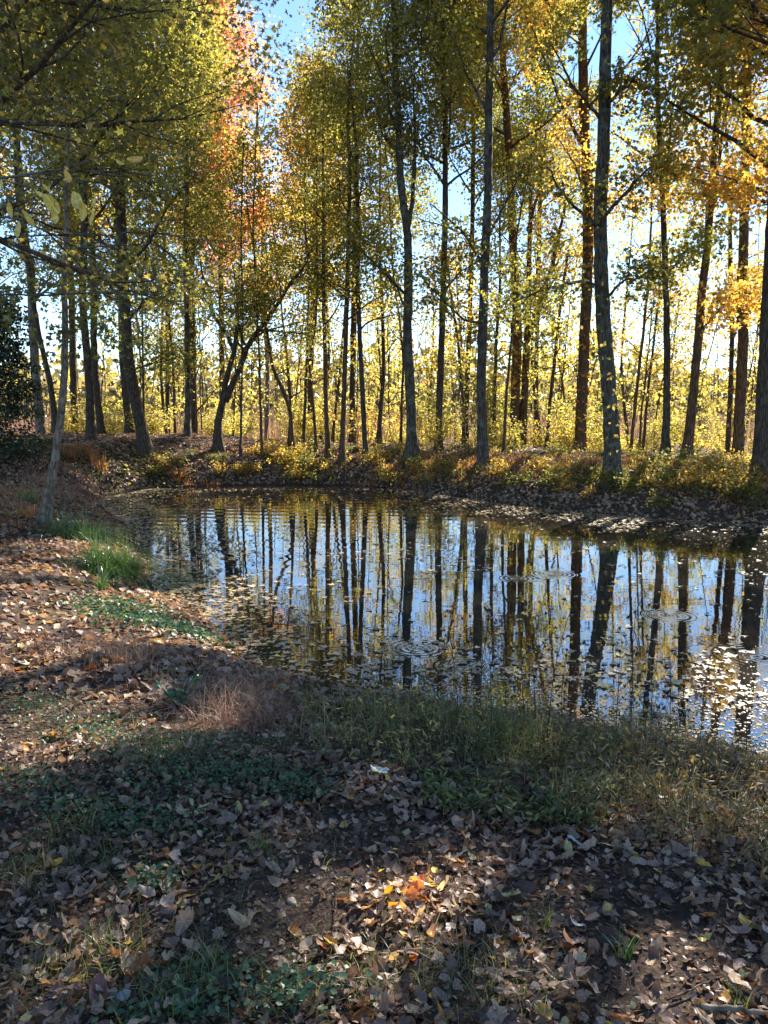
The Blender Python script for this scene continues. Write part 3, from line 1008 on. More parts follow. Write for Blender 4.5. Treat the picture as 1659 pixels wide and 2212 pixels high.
# reddish crown and orange crown against the blue gap, bare tree between
tree('red_maple_tree', 'maple with a pinkish red crown beside the blue gap of sky', [(480, 940), (479, 800), (478, 650), (476, 500), (474, 380)], 36, 14, 10, 21, 14500, 'red', 71, hb=6.8, nl=22, Lmax=3.0, size=.17, elev=(.3, 1.1))
tree('maple_tree', 'maple with a golden orange top right of the blue gap of sky', [(668, 950), (672, 800), (676, 650), (680, 500), (682, 400)], 33, 14, 10, 15.5, 8500, 'gold', 72, hb=6, nl=16, Lmax=2.6, size=.15, elev=(.3, 1.))
tree('bare_tree', 'nearly leafless tree with fine upright twigs standing in the blue gap of sky', [(575, 950), (578, 800), (572, 650), (566, 500), (560, 380), (556, 250)], 38, 12, 5, 19.5, 700, 'gold', 73, hb=9, nl=16, Lmax=3, size=.14, elev=(.7, 1.2), bark='bark_pale')
tree('maple_tree', 'broad olive and gold crown filling the middle between the gap and the kinked trunk', [(760, 950), (762, 800), (765, 650), (768, 500), (770, 350)], 30, 15, 12, 18.5, 10000, 'olive', 74, hb=8.5, nl=18, Lmax=3.2, size=.15, elev=(.2, 1.))
tree('maple_tree', 'gold and green crown behind the upper left foliage, left of the red crown', [(420, 940), (418, 800), (415, 650), (412, 500)], 32, 16, 12, 19.5, 11000, 'yellowgreen', 75, hb=6, nl=18, Lmax=4.2, size=.16, elev=(.2, 1.))
tree('maple_tree', 'mottled brown and yellow crown high behind the leaning dark trunk', [(160, 930), (158, 800), (155, 650), (150, 500)], 31, 18, 12, 21, 12000, 'gold', 76, hb=6, nl=18, Lmax=4.8, size=.16, elev=(.2, 1.))

tree('maple_tree', 'yellow green crowned tree behind and between the thin dark trunk and the furrowed grey trunk', [(1006, 950), (1010, 800), (1016, 650), (1020, 500), (1022, 350)], 31, 13, 9, 18, 8000, 'yellowgreen', 77, hb=8, nl=18, Lmax=3.6, size=.15, elev=(.2, .9))
tree('maple_tree', 'green crowned tree behind and between the reddish oak and the twin trunks', [(1160, 950), (1158, 800), (1162, 650), (1165, 500), (1168, 350)], 33, 12, 9, 19, 9500, 'olive', 78, hb=10, nl=18, Lmax=3.8, size=.16, elev=(.1, .9))

# the wood behind: copies of a few slender trees, each one a tree of its own


def archetype(seed, H, r0, n, pal, lab, grp, name='slim_tree', hb=2., Lmax=2., tpl=DIAM, size=.135, bark='bark_brown', nl=10, loc=(0, 40)):
    rng = np.random.default_rng(seed)
    b0 = np.zeros(3)
    P = grow((0, 0, -.3), (rng.normal(0, .06), rng.normal(0, .06), 1), H, rng, 16, .5, .035)
    mb = MB()
    mb.tube(P, np.linspace(r0, .012, 16), 7, bump=.05, flare=.2, seed=seed)
    an = []
    for i in range(nl):
        f = (hb + (H - hb) * (i + rng.random()) / nl) / H
        j = min(14, int(f * 15))
        az = i * 2.4
        el = rng.uniform(.3, 1.)
        ln = Lmax * (1 - .5 * f) * rng.uniform(.6, 1.1)
        Q = grow(P[j], (math.cos(az) * math.cos(el), math.sin(az) * math.cos(el), math.sin(el)), ln, rng, 6, .4, .15)
        mb.tube(Q, np.linspace(.02 + .006 * ln, .005, 6), 4, cap=False)
        ramify(mb, Q, .02, rng, an, subs=4, twig=2)
    root = empty(name, (0, 0, 0), lab, 'tree', grp)
    link('trunk', mb.mesh('trunk', M[bark], True), root)
    if n:
        link('crown', crown_mesh(an, n, size, pal, rng, tpl, .2, cull=False), root)
    return root


def clone(root, loc, rz, sc, label=None):
    r = root.copy()
    COL.objects.link(r)
    r.location = [float(v) for v in loc]
    r.rotation_euler = (0, 0, float(rz))
    r.scale = (float(sc),) * 3
    if label:
        r['label'] = label
    for ch in root.children:
        c = ch.copy()
        COL.objects.link(c)
        c.parent = r
    return r


LANDMARKS = [(60, 'the dark cedar'), (130, 'the pale leaning trunk'), (210, 'the dark trunk beside the pale one'), (300, 'the leaning dark pair of trunks'), (404, 'the medium grey trunk'),
             (490, 'the black forked tree'), (600, 'the gap right of the forked tree'), (706, 'the thin trunk with curved foot'), (785, 'the dark wavy trunk'), (885, 'the kinked grey trunk'),
             (955, 'the thin dark straight trunk'), (1042, 'the furrowed grey trunk'), (1120, 'the twin brown trunks'), (1200, 'the thin leaning brown trunk'), (1260, 'the reddish brown oak'),
             (1325, 'the tallest grey trunk'), (1440, 'the vine covered dark trunk'), (1495, 'the brown trunk leaning right'), (1576, 'the slender dark trunk'), (1605, 'the stubby brown oak'),
             (1655, 'the trunk cut by the right edge')]


def where(x, y, near=False):
    ux = CX + F * x / y
    nm = min(LANDMARKS, key=lambda q: abs(q[0] - ux))[1]
    if near:
        return 'in front of ' + nm if y < 22 else 'at the foot of ' + nm
    return ('close behind ' if y < 33 else 'some way behind ' if y < 46 else 'far behind ') + nm


def relabel(o, base, x, y, near):
    b_ = base.split(' in the wood')[0].split(' in the undergrowth')[0].split(' on the far bank')[0]
    o['label'] = ' '.join((b_ + ' ' + where(x, y, near)).split()[:16])


def place_first_then_clone(protos, spots, loc_label=None):
    base = [p['label'] for p in protos]
    used = set()
    for i, (x, y, rz, sc) in enumerate(spots):
        k = i % len(protos)
        loc = (x, y, float(ground_z(x, y)))
        if k not in used:
            used.add(k)
            o = protos[k]
            o.location, o.rotation_euler, o.scale = loc, (0, 0, float(rz)), (float(sc),) * 3
        else:
            o = clone(protos[k], loc, rz, sc)
        if loc_label:
            relabel(o, base[k], x, y, loc_label == 'near')
        if 'seed heads' in base[k]:
            ux = CX + F * x / y
            o['label'] = base[k] + (' in the green shore grass' if ux < 1000 else ' at the middle of the near shore' if ux < 1250 else ' where green grass turns brown' if ux < 1420 else ' before the glittering water') + \
                (', tall' if sc > .95 else ', short')


WG = 'slender trees of the wood behind the pond'
protos = [archetype(101, 9, .05, 560, 'yellow', 'slender brown trunk with bright yellow leaves in the wood beyond the bank', WG),
          archetype(102, 11, .062, 520, 'gold', 'slender trunk with amber and green leaves in the wood beyond the bank', WG),
          archetype(103, 12, .075, 520, 'gold', 'slender trunk with golden orange leaves in the wood beyond the bank', WG),
          archetype(104, 10, .042, 450, 'yellow', 'thin nearly bare trunk with few yellow leaves in the wood beyond the bank', WG, bark='bark_dark'),
          archetype(105, 13, .09, 480, 'yellowgreen', 'taller dark trunk with a thin green crown in the wood beyond the bank', WG, bark='bark_dark', hb=4),
          archetype(106, 8, .035, 560, 'yellow', 'small leafy yellow sapling in the wood beyond the bank', WG, hb=1.)]
rs = np.random.default_rng(5)
spots = []
for i in range(80):
    D = 27 + 38 * (i / 80) ** 1.3 + rs.uniform(-1, 1)
    ux = rs.uniform(-60, 1720)
    p = at(ux, 940, D)
    sc = rs.uniform(.75, 1.15)
    spots.append((p[0], D, rs.uniform(0, 6.28), sc))
place_first_then_clone(protos, spots, 'far')


# yellow undergrowth shrubs just behind the bank and green ones on it
def shrub(seed, H, R, n, pal, lab, grp, size=.09, tpl=OVAL, name='shrub'):
    rng = np.random.default_rng(seed)
    mb, an = MB(), []
    for i in range(9):
        az = rng.uniform(0, 6.28)
        el = rng.uniform(.5, 1.4)
        Q = grow((rng.normal(0, .05), rng.normal(0, .05), -.05), (math.cos(az) * math.cos(el) * R, math.sin(az) * math.cos(el) * R, math.sin(el) * H * .8), H * rng.uniform(.6, 1.05), rng, 6, .1, .14)
        mb.tube(Q, np.linspace(.012, .004, 6), 4, cap=False)
        ramify(mb, Q, .012, rng, an, subs=4, twig=2)
    root = empty(name, (0, 0, 0), lab, 'shrub', grp)
    link('stems', mb.mesh('stems', M['twig'], True), root)
    link('foliage', crown_mesh(an, n, size, pal, rng, tpl, .1, cull=False, up=1.), root)
    return root


UG = 'yellow leaved shrubs in the undergrowth behind the bank'
protos = [shrub(201, 2.6, 1, 900, 'yellow', 'yellow leaved shrub in the undergrowth behind the bank', UG, .12),
          shrub(202, 3.4, 1, 1000, 'yellowgreen', 'tall yellow green shrub in the undergrowth behind the bank', UG, .12),
          shrub(203, 1.8, 1.2, 800, 'yellow', 'low yellow shrub in the undergrowth behind the bank', UG, .11),
          shrub(204, 2.2, 1, 350, 'gold', 'thin orange tinged shrub in the undergrowth behind the bank', UG, .12)]
spots = []
for i in range(110):
    ux = rs.uniform(120, 1720)
    D = rs.uniform(28, 42) if i > 20 or ux < 850 else rs.uniform(24.5, 28)
    spots.append((at(ux, 940, D)[0], D + .0, rs.uniform(0, 6.28), rs.uniform(.45, .9)))
place_first_then_clone(protos, spots, 'far')

BG = 'low leafy plants growing on the far bank'
protos = [shrub(211, .55, 1.3, 420, 'olive', 'low plant with yellow green leaves on the far bank', BG, .085, name='bank_plant'),
          shrub(212, .42, 1.5, 380, 'green', 'low dark green plant on the far bank', BG, .075, name='bank_plant'),
          shrub(213, .7, 1.2, 420, 'gold', 'low plant with yellow and rusty leaves on the far bank', BG, .09, name='bank_plant')]
spots = []
for i in range(120):
    ux = rs.uniform(600, 1670) if i % 5 else rs.uniform(300, 700)
    t = (ux - 700) / 960
    uy = rs.uniform(968, 1035 + max(0, t) * 75)
    g = ground_hit(ux, uy)
    spots.append((g[0], g[1], rs.uniform(0, 6.28), rs.uniform(.35, .8)))
# denser towards the right hand end
for i in range(26):
    g = ground_hit(rs.uniform(1120, 1665), rs.uniform(985, 1075))
    spots.append((g[0], g[1], rs.uniform(0, 6.28), rs.uniform(.4, .9)))
place_first_then_clone(protos, spots, 'near')

# dark cedar at the left edge
r = np.random.default_rng(81)
cb = at(-12, 940, 19.5)
cz = float(ground_z(cb[0], cb[1]))
root = empty('cedar_tree', (cb[0], cb[1], cz), 'dense dark green cedar at the left edge behind the pale leaning trunk', 'tree')
mb, an = MB(), []
P = grow((0, 0, -.2), (0, 0, 1), 4.5, r, 12, .3, .02)
mb.tube(P, np.linspace(.12, .02, 12), 8, bump=.05)
lb = MB()
for i in range(60):
    f = .05 + .93 * i / 60
    j = min(10, int(f * 11))
    az = i * 2.4
    Q = grow(P[j] + (P[j + 1] - P[j]) * (f * 11 - j), (math.cos(az), math.sin(az), -.1), 1.5 * (1 - f * .75) * r.uniform(.8, 1.1), r, 5, .2, .12)
    lb.tube(Q, np.linspace(.02, .005, 5), 4, cap=False)
    ramify(lb, Q, .015, r, an, subs=5, twig=2, start=.1)
link('trunk', mb.mesh('trunk', M['bark_dark'], True), root)
link('branches', lb.mesh('branches', M['bark_dark'], True), root)
link('crown', crown_mesh(an, 11000, .09, 'cedar', r, DIAM, .07, cull=False, up=.2), root)

# far wood: one mass beyond the field
mb = MB()
r = np.random.default_rng(91)
n = 26000
D = r.uniform(80, 240, n)
X = r.uniform(-1, 1, n) * D * .62
H = 9 + 3.0 * wob(X, D, .06, 5) + 1.5 * wob(X, D, .3, 6)
Z = .45 + H * r.beta(1.1, 1.3, n)
mb.leaves(DIAM, np.stack([X, D, Z], 1), r.normal(size=(n, 3)), r.uniform(.7, 1.7, n), np.clip(r.normal(.4, .25, n), 0, 1), r)
M['farwood'] = leaf_mat('far_foliage', [(0, (.05, .045, .03)), (.35, (.13, .10, .06)), (.5, (.24, .19, .07)), (.8, (.34, .28, .08)), (1, (.34, .19, .09))], transl=.4)
o = props(link('far_woods', mb.mesh('far_woods', M['farwood'])), 'distant wood in brown and yellow autumn colour seen between the trunks', 'woods', kind='stuff')
# brushy field: upright dry stems, pinkish brown
mb = MB()
n = 9000


def blades(mb, P, length, width, lean, rng, tint, seg=3, droop=.6, leandir=None):
    n = len(P)
    az = rng.uniform(0, 6.28, n) if leandir is None else leandir + rng.normal(0, .5, n)
    le = np.abs(rng.normal(lean, lean * .5, n))
    length = np.broadcast_to(length, (n,))
    width = np.broadcast_to(width, (n,))
    hd = np.stack([np.cos(az), np.sin(az), np.zeros(n)], 1)
    sd = np.stack([-np.sin(az), np.cos(az), np.zeros(n)], 1)
    tw = rng.uniform(-1.2, 1.2, n)
    sd = sd * np.cos(tw)[:, None] + hd * np.sin(tw)[:, None]
    V = []
    for i in range(seg + 1):
        f = i / seg
        h = length * (f * (1 - .5 * droop * f * le))
        o = length * le * (f ** 1.7)
        h = h - length * droop * le * f ** 3 * .35
        c = P + hd * o[:, None] + np.array([0, 0, 1.]) * h[:, None]
        w = (width * (1 - f) ** .7 * .5)[:, None]
        if i < seg:
            V += [c - sd * w, c + sd * w]
        else:
            V += [c]
    V = np.stack(V, 1)
    k = 2 * seg + 1
    lo, to = [], []
    for i in range(seg - 1):
        lo += [2 * i, 2 * i + 1, 2 * i + 3, 2 * i + 2]
        to.append(4)
    lo += [2 * seg - 2, 2 * seg - 1, 2 * seg]
    to.append(3)
    L = (np.array(lo)[None] + (np.arange(n) * k)[:, None]).ravel()
    mb.add(V.reshape(-1, 3), L, np.tile(to, n), np.repeat(np.broadcast_to(tint, (n,)), len(to)))


D = r.uniform(34, 110, n)
X = r.uniform(-.6, .6, n) * D
P = np.stack([X, D, ground_z(X, D)], 1)
blades(mb, P, r.uniform(.8, 2.6, n), .07, .12, r, np.clip(r.normal(.5, .25, n), 0, 1), 2)
props(link('field_brush', mb.mesh('field_brush', M['pinkgrass'])), 'dry pinkish brown brush covering the field beyond the trees', 'brush', kind='stuff')


# thin poles of the far wood: trunks too many and small to pick out
mb = MB()
for i in range(420):
    D = r.uniform(62, 190)
    x = r.uniform(-.58, .58) * D
    H = r.uniform(6, 12)
    P = grow((x, D, .2), (r.normal(0, .06), 0, 1), H, r, 5, .4, .05)
    mb.tube(P, np.linspace(r.uniform(.06, .14), .02, 5), 4, cap=False, tint=r.random())
props(link('far_trunks', mb.mesh('far_trunks', M['bark_brown'])), 'mass of thin grey brown trunks far beyond the field', 'woods', kind='stuff')

# ------------------------------------------------------------------ near branch with big yellow leaves
root_p = np.array([-2.6, 3.2])
z0 = float(ground_z(*root_p))
root = empty('young_tree', (*root_p, z0), 'young tree at the left edge with dead grey branches and big pale yellow hanging leaves', 'tree')
b0 = np.array([*root_p, z0])
mb = MB()
r = np.random.default_rng(301)
T = resample([b0 - (0, 0, .3), b0 + (.0, 0, 1.5), b0 + (.05, 0, 3), b0 + (.0, 0, 5)], 24)
mb.tube(T, np.linspace(.06, .02, 24), 9, bump=.05, flare=.15)
link('trunk', mb.mesh('trunk', M['bark_grey'], True, b0), root)
bl = oval_leaf(.30, .15)


def big_leaf_mesh(seed):
    rr = np.random.default_rng(seed)
    V, lo, to = litter_leaf(seed * 4, 'oval')
    mb = MB()
    mb.add(V, lo, to, uv=V[np.asarray(lo), :2])
    return mb.mesh('leaf', M['bigyellow'])


blm = [big_leaf_mesh(s) for s in (1, 2, 3)]
for pts, w in (([(-60, 580), (0, 575 - 190), (80, 372), (170, 366), (260, 368), (330, 380)], 13), ([(-40, 430), (20, 455), (100, 500), (160, 540), (230, 560)], 8),
               ([(-60, 520), (10, 520), (120, 500), (300, 503), (420, 510)], 5), ([(-60, 650), (20, 634), (140, 640), (290, 636)], 6)):
    Dn = 2.6 if w != 5 else 3.4
    Q = [at(x, y, Dn + .001 * x) for x, y in pts]
    Q[0] = T[np.argmin(abs(T[:, 2] - Q[1][2]))]
    Q = resample(Q, 18)
    Q[1:-1] += r.normal(0, .006, (16, 3))
    bm = MB()
    bm.tube(Q, np.linspace(w / 2 / F * 2.6, .0025, 18), 6, bump=.06)
    an = []
    for s in range(9):
        j = r.integers(4, 17)
        d = Q[j] - Q[j - 1]
        X = grow(Q[j], side_dir(d / np.linalg.norm(d), r, .5, 1.3, .8), r.uniform(.12, .4), r, 6, .0, .2)
        bm.tube(X, np.linspace(.003, .0012, 6), 4, cap=False)
    link('branch', bm.mesh('branch', M['bark_grey'], True, b0), root)
for ux, uy, s, rot in ((290, 345, .075, 80), (148, 385, .08, 160), (112, 440, .10, 150), (165, 435, .09, 175), (180, 455, .09, 185), (205, 435, .075, 200), (88, 420, .06, 120),
                       (62, 470, .09, 165), (40, 495, .08, 190), (20, 450, .07, 170), (120, 470, .08, 160), (200, 470, .075, 190), (255, 350, .05, 95), (100, 405, .05, 140), (5, 400, .05, 180)):
    o = link('leaf', blm[(ux + uy) % 3], root)
    o.location = Vector(at(ux, uy, 2.6) - b0)
    o.scale = (s * 1.15, s * .9, s * .9)
    o.rotation_euler = (math.radians(80 + r.uniform(-25, 25)), math.radians(rot), math.radians(r.uniform(-50, 50)))

    st = MB()
    up = r.normal(0, .01, 3) + (0, 0, .05)
    st.tube(resample([(0, 0, 0), up * .5 + (.004, 0, 0), up], 6), np.full(6, .0009), 4, cap=False)
    link('leaf_stalk', st.mesh('leaf_stalk', M['twig']), root, at(ux, uy, 2.6) - b0 + (0, 0, s * .4))

# ------------------------------------------------------------------ leaf litter
r = np.random.default_rng(401)


def slope_normals(x, y, e=.05):
    gx = (ground_z(x + e, y) - ground_z(x - e, y)) / (2 * e)
    gy = (ground_z(x, y + e) - ground_z(x, y - e)) / (2 * e)
    return np.stack([-gx, -gy, np.ones_like(gx)], 1)


def land_points(n, x0, x1, y0, y1, dens=None, margin=.05):
    P = []
    while sum(map(len, P)) < n:
        x, y = r.uniform(x0, x1, n * 2), r.uniform(y0, y1, n * 2)
        k = (np.abs(x) < y * .53 + .5) & (pond_dist(x, y) > margin)
        if dens is not None:
            k &= r.random(len(x)) < dens(x, y)
        P.append(np.stack([x[k], y[k]], 1))
    return np.concatenate(P)[:n]


def bare(x, y):                          # less litter on the bare soil patch and below the weeds
    c = ground_hit(870, 2120)
    d1 = np.exp(-(((x - c[0]) / .42) ** 2 + ((y - c[1]) / .14) ** 2))
    c2 = ground_hit(560, 1960)
    d2 = np.exp(-(((x - c2[0]) / .22) ** 2 + ((y - c2[1]) / .2) ** 2))
    return np.clip(1 - .8 * d1 - .6 * d2, .05, 1) * (.35 + .65 * sstep(-.4, .6, wob(x, y, 3.1, 44) + .3))


# nearest leaves, each an object
TONES = [('dark brown', (.08, .045, .032), 5), ('brown', (.20, .125, .082), 6), ('pinkish tan', (.34, .235, .175), 6), ('buff', (.48, .36, .23), 3),
         ('rusty orange', (.36, .14, .04), 2), ('yellow', (.48, .36, .08), 1)]
meshes = {}
for tone, c, wgt in TONES:
    tm = leaf_mat('fallen_leaf_' + tone.replace(' ', '_'), [(0, tuple(v * .7 for v in c)), (1, tuple(min(.6, v * 1.2) for v in c))], transl=.28, tcol=(1.5, 1.1, .7),
                  veins=True, use_obj=True, gloss=.025, rough=.42)
    for k, t in enumerate(LITTER):
        mb = MB()
        mb.add(t[0], t[1], t[2], uv=t[0][np.asarray(t[1]), :2] * 2)
        meshes[tone, k] = mb.mesh('fallen_leaf', tm)
TW = np.array([t[2] for t in TONES]) / sum(t[2] for t in TONES)
pts = land_points(6400, -2.2, 2.2, 1.5, 3.7, bare)
order = np.argsort(np.hypot(pts[:, 0], pts[:, 1]))
# the ones lying on top over the whole near strip, thinned so they do not pile up in one place
sel = [i for i in order if r.random() < .26][:300]
for i in sel:
    x, y = pts[i]
    tone = TONES[r.choice(len(TONES), p=TW)][0]
    lk = int(r.integers(len(LITTER)))
    o = link('fallen_leaf', meshes[tone, lk])
    s = r.uniform(.06, .135)
    z = float(ground_z(x, y)) + r.uniform(.008, .03)
    o.location = (x, y, z)
    o.scale = (s, s, s * r.uniform(.7, 1.3))
    o.rotation_euler = (r.normal(0, .45), r.normal(0, .45), r.uniform(0, 6.28))
    ux_ = CX + F * x / max(.5, y)
    zone = 'left of the bare soil' if ux_ < 500 else 'on the bare soil' if ux_ < 1150 else 'right of the bare soil'
    row = 'near the bottom edge' if y < 2.35 else 'midway to the weeds' if y < 3.1 else 'just below the weeds'
    props(o, '%s %s %s leaf %s, %s' % ('large' if s > .1 else 'small' if s < .075 else 'medium', tone, 'lobed' if (lk + 1) % 4 else 'oval', zone, row), 'leaf',
          'fallen leaves scattered over the near ground')
rest = np.array([i for i in range(len(pts)) if i not in set(sel)])


def litter_mass(name, label, P, smin, smax, tpls, tilt, lift, jit=.25, bias=0.):
    mb = MB()
    z = ground_z(P[:, 0], P[:, 1])
    N = slope_normals(P[:, 0], P[:, 1]) + r.normal(0, tilt, (len(P), 3))
    q = np.stack([P[:, 0], P[:, 1], z + r.uniform(.002, lift, len(P))], 1)
    idx = r.integers(0, len(tpls), len(P))
    tint = np.clip(.75 * r.random(len(P)) ** .9 + .12 * wob(P[:, 0], P[:, 1], 4, 9) + (r.random(len(P)) < .12) * r.uniform(.15, .4, len(P)) + bias, 0, 1)
    for k, t in enumerate(tpls):
        m_ = idx == k
        mb.leaves(t, q[m_], N[m_], r.uniform(smin, smax, m_.sum()), tint[m_], r, jit)
    props(link(name, mb.mesh(name, M['litter'])), label, 'leaves', kind='stuff')


litter_mass('leaf_litter', 'brown leaf litter covering the near ground', np.concatenate([pts[rest], land_points(3600, -3.5, 3.5, 3.0, 6.2, bare)]), .035, .115, LITTER_LOW, .5, .035)
litter_mass('leaf_litter', 'sunlit tan and orange leaf litter covering the left shore', land_points(9500, -9, -.2, 4.5, 19, None, .0), .06, .115, [STAR, OVAL, LITTER[1]][:2], .42, .03, .8, .1)
litter_mass('leaf_litter', 'dark brown leaf litter covering the far bank slope', np.concatenate([land_points(16000, -15, 13, 13, 29, None, .0), land_points(15000, -13, 11, 13, 28, lambda x, y: (pond_dist(x, y) < 2.6) * 1., .0)]), .07, .13, [LOBE, OVAL], .45, .03, .8)
# small crumbs of broken leaf and grit
P = land_points(20000, -2.6, 2.6, 1.5, 4.6)
mb = MB()
q = np.stack([P[:, 0], P[:, 1], ground_z(P[:, 0], P[:, 1]) + .003], 1)
mb.leaves(DIAM, q, slope_normals(P[:, 0], P[:, 1]) + r.normal(0, .5, (len(P), 3)), r.uniform(.006, .034, len(P)), r.random(len(P)) * .8, r)
props(link('leaf_crumbs', mb.mesh('leaf_crumbs', M['litter'])), 'broken leaf crumbs and grit on the near soil', 'leaf crumbs', kind='stuff')

P = land_points(420, -3, 3, 1.5, 5.5)
mb = MB()
for p in P:
    az = r.uniform(0, 6.28)
    n_ = 5
    ln = r.uniform(.05, .28)
    q = grow((p[0], p[1], 0), (math.cos(az), math.sin(az), 0), ln, r, n_, 0, .12)
    q[:, 2] = ground_z(q[:, 0], q[:, 1]) + r.uniform(.012, .035)
    mb.tube(q, np.linspace(r.uniform(.0012, .003), .0008, n_), 4, cap=False)
props(link('twig_debris', mb.mesh('twig_debris', M['twig'])), 'thin broken twigs and stems scattered through the near leaf litter', 'twigs', kind='stuff')

# single leaves the eye goes to
def special(ux, uy, size, col, label, k=1, tilt=.15, gloss=.06, rot=None, lift=.03):
    g = ground_hit(ux, uy)
    mb = MB()
    t = LITTER[k]
    mb.add(t[0], t[1], t[2], uv=t[0][np.asarray(t[1]), :2] * 2)
    o = link('fallen_leaf', mb.mesh('fallen_leaf', one_col('leaf_' + label.split()[0], col, gloss=gloss)))
    o.location = (g[0], g[1], g[2] + lift)
    o.scale = (size,) * 3
    o.rotation_euler = (r.normal(.25, tilt), r.normal(0, tilt), r.uniform(0, 6.28) if rot is None else rot)
    props(o, label, 'leaf')


OV = [3, 7, 11]
special(820, 1679, .13, (.62, .68, .66), 'pale white underside leaf with a small hole, lying among dark leaves near the water', 3, rot=1.5)
special(1243, 1835, .10, (.50, .56, .58), 'pale bluish oval leaf lying beside a small yellow leaf below the weeds', 7, rot=1.4)
special(1243, 2019, .075, (.42, .42, .45), 'pale grey pointed leaf in the brown litter near the green tuft', 11, rot=1.6)
special(768, 1637, .10, (.42, .31, .24), 'tan star shaped maple leaf above the white leaf', 1)
special(830, 1660, .09, (.45, .36, .30), 'light tan maple leaf just above the white leaf', 2)
special(978, 1722, .14, (.46, .33, .18), 'large buff leaf standing up in the dark leaves', 7)
special(577, 1752, .09, (.50, .42, .06), 'yellow green leaf lying alone in dark litter', 5)
special(745, 1802, .08, (.52, .33, .05), 'small golden leaf above the bare soil', 6)
special(524, 2015, .13, (.42, .27, .14), 'large curled tan leaf lying on the bare soil edge', 11, tilt=.4)
special(888, 1950, .10, (.62, .16, .02), 'bright orange maple leaf in the patch of sun', 1, tilt=.5, lift=.05)
special(850, 1985, .10, (.62, .24, .02), 'glowing orange leaf lowest in the patch of sun', 2, tilt=.5, lift=.05)
special(872, 1968, .09, (.58, .28, .03), 'amber leaf in the middle of the sunny patch', 5, tilt=.5, lift=.06)
special(823, 1913, .06, (.65, .46, .03), 'small yellow leaf at the left end of the sunny patch', 6, tilt=.4, lift=.05)
special(938, 1918, .07, (.62, .46, .03), 'yellow maple leaf standing up behind the orange leaves', 9, tilt=.6, lift=.06)
special(853, 1862, .06, (.60, .34, .02), 'small orange yellow leaf on grass above the sunny patch', 10, tilt=.4, lift=.05)
special(910, 1930, .08, (.60, .12, .03), 'red orange leaf at the upper edge of the sunny patch', 13, tilt=.5, lift=.05)
for k_, (ux, uy, sz, cc) in enumerate([(905, 1955, .085, (.62, .20, .02)), (868, 1998, .08, (.60, .26, .03)), (890, 1975, .09, (.64, .18, .02)), (925, 1945, .07, (.62, .36, .04)), (840, 1965, .07, (.60, .34, .04))]):
    special(ux, uy, sz * 1.3, cc, ['deep', 'amber', 'bright', 'golden', 'yellowish'][k_] + ' orange maple leaf ' + ['standing', 'lying low', 'upright', 'tucked behind', 'leaning'][k_] + ' in the heart of the sunny patch', k_ * 4 + 1, tilt=.6, lift=.06)
for k_, (ux, uy) in enumerate([(800, 1940), (845, 1932), (960, 1935), (1010, 1950), (790, 1985), (835, 2020), (905, 2010), (950, 1985), (1000, 1995), (870, 2045), (930, 2040), (975, 2025), (815, 1962), (895, 1925)]):
    special(ux, uy, r.uniform(.07, .11), [(.46, .31, .22), (.55, .24, .06), (.50, .36, .26)][k_ % 3],
            ['pinkish tan', 'orange', 'pale buff'][k_ % 3] + ' sunlit ' + ('oval' if (k_ + 2) % 4 == 0 else 'lobed') + ' leaf at the ' + ('upper' if uy < 1965 else 'lower' if uy > 2015 else 'middle')
            + (' left' if ux < 870 else ' right' if ux > 940 else ' centre') + ' of the sunny patch' + (', innermost' if k_ == 12 else ''), k_ + 1, tilt=.5, lift=.035)
special(1103, 1952, .10, (.50, .40, .14), 'broad pale yellow leaf right of the sunny patch', 15)
special(1275, 1838, .05, (.52, .44, .04), 'small yellow leaf touching the pale bluish leaf', 9)
special(1420, 1905, .08, (.52, .42, .05), 'yellow maple leaf in shade right of the sunny patch', 10)
special(1518, 2055, .06, (.55, .44, .04), 'small bright yellow leaf in the lower right litter', 13)
special(800, 2010, .09, (.50, .28, .14), 'orange tan leaf curled at the lower left of the sunny patch', 5, tilt=.5)
special(1120, 2010, .08, (.48, .42, .20), 'pale yellow leaf between the sunny patch and the green tuft', 14)
special(215, 2180, .14, (.20, .06, .04), 'large dark red leaf at the bottom beside a grey one', 3)
special(265, 2185, .12, (.30, .29, .29), 'grey maple leaf at the bottom beside the dark red one', 1)
special(412, 2060, .10, (.28, .11, .03), 'rust orange leaf in the shade near the grass tuft', 6)
special(1590, 2140, .12, (.55, .38, .22), 'sunlit pale tan leaf in the lower right corner', 2)
special(1560, 2180, .10, (.58, .26, .05), 'orange leaf at the lower right corner beside the stick', 5)
special(852, 2090, .08, (.50, .30, .13), 'orange tan folded leaf on the bare soil', 9, tilt=.6)
special(280, 1655 + 100, .09, (.40, .27, .17), 'light brown leaf beside the green ground cover', 10)

# seedling with pale leaves
g = ground_hit(420, 1790)
root = empty('seedling', g, 'small seedling with four pale green leaves above dark litter', 'seedling')
mb = MB()
mb.tube(np.array([[0, 0, -.02], [0, .0, .04], [.005, 0, .09]]), [.0025, .002, .002], 5)
link('stem', mb.mesh('stem', M['twig'], True), root)
pale = one_col('seedling_leaf', (.40, .42, .20))
mb = MB()
t = LITTER[7]
mb.add(t[0], t[1], t[2], uv=t[0][np.asarray(t[1]), :2] * 2)
lm = mb.mesh('leaf', pale)
for k in range(4):
    o = link('leaf', lm, root, (.045 * math.cos(k * 1.6 + .4), .045 * math.sin(k * 1.6 + .4), .09))
    o.scale = (.075,) * 3
    o.rotation_euler = (.2, .1, k * 1.6 + .4 - math.pi / 2)

# ------------------------------------------------------------------ floating leaves
r = np.random.default_rng(501)


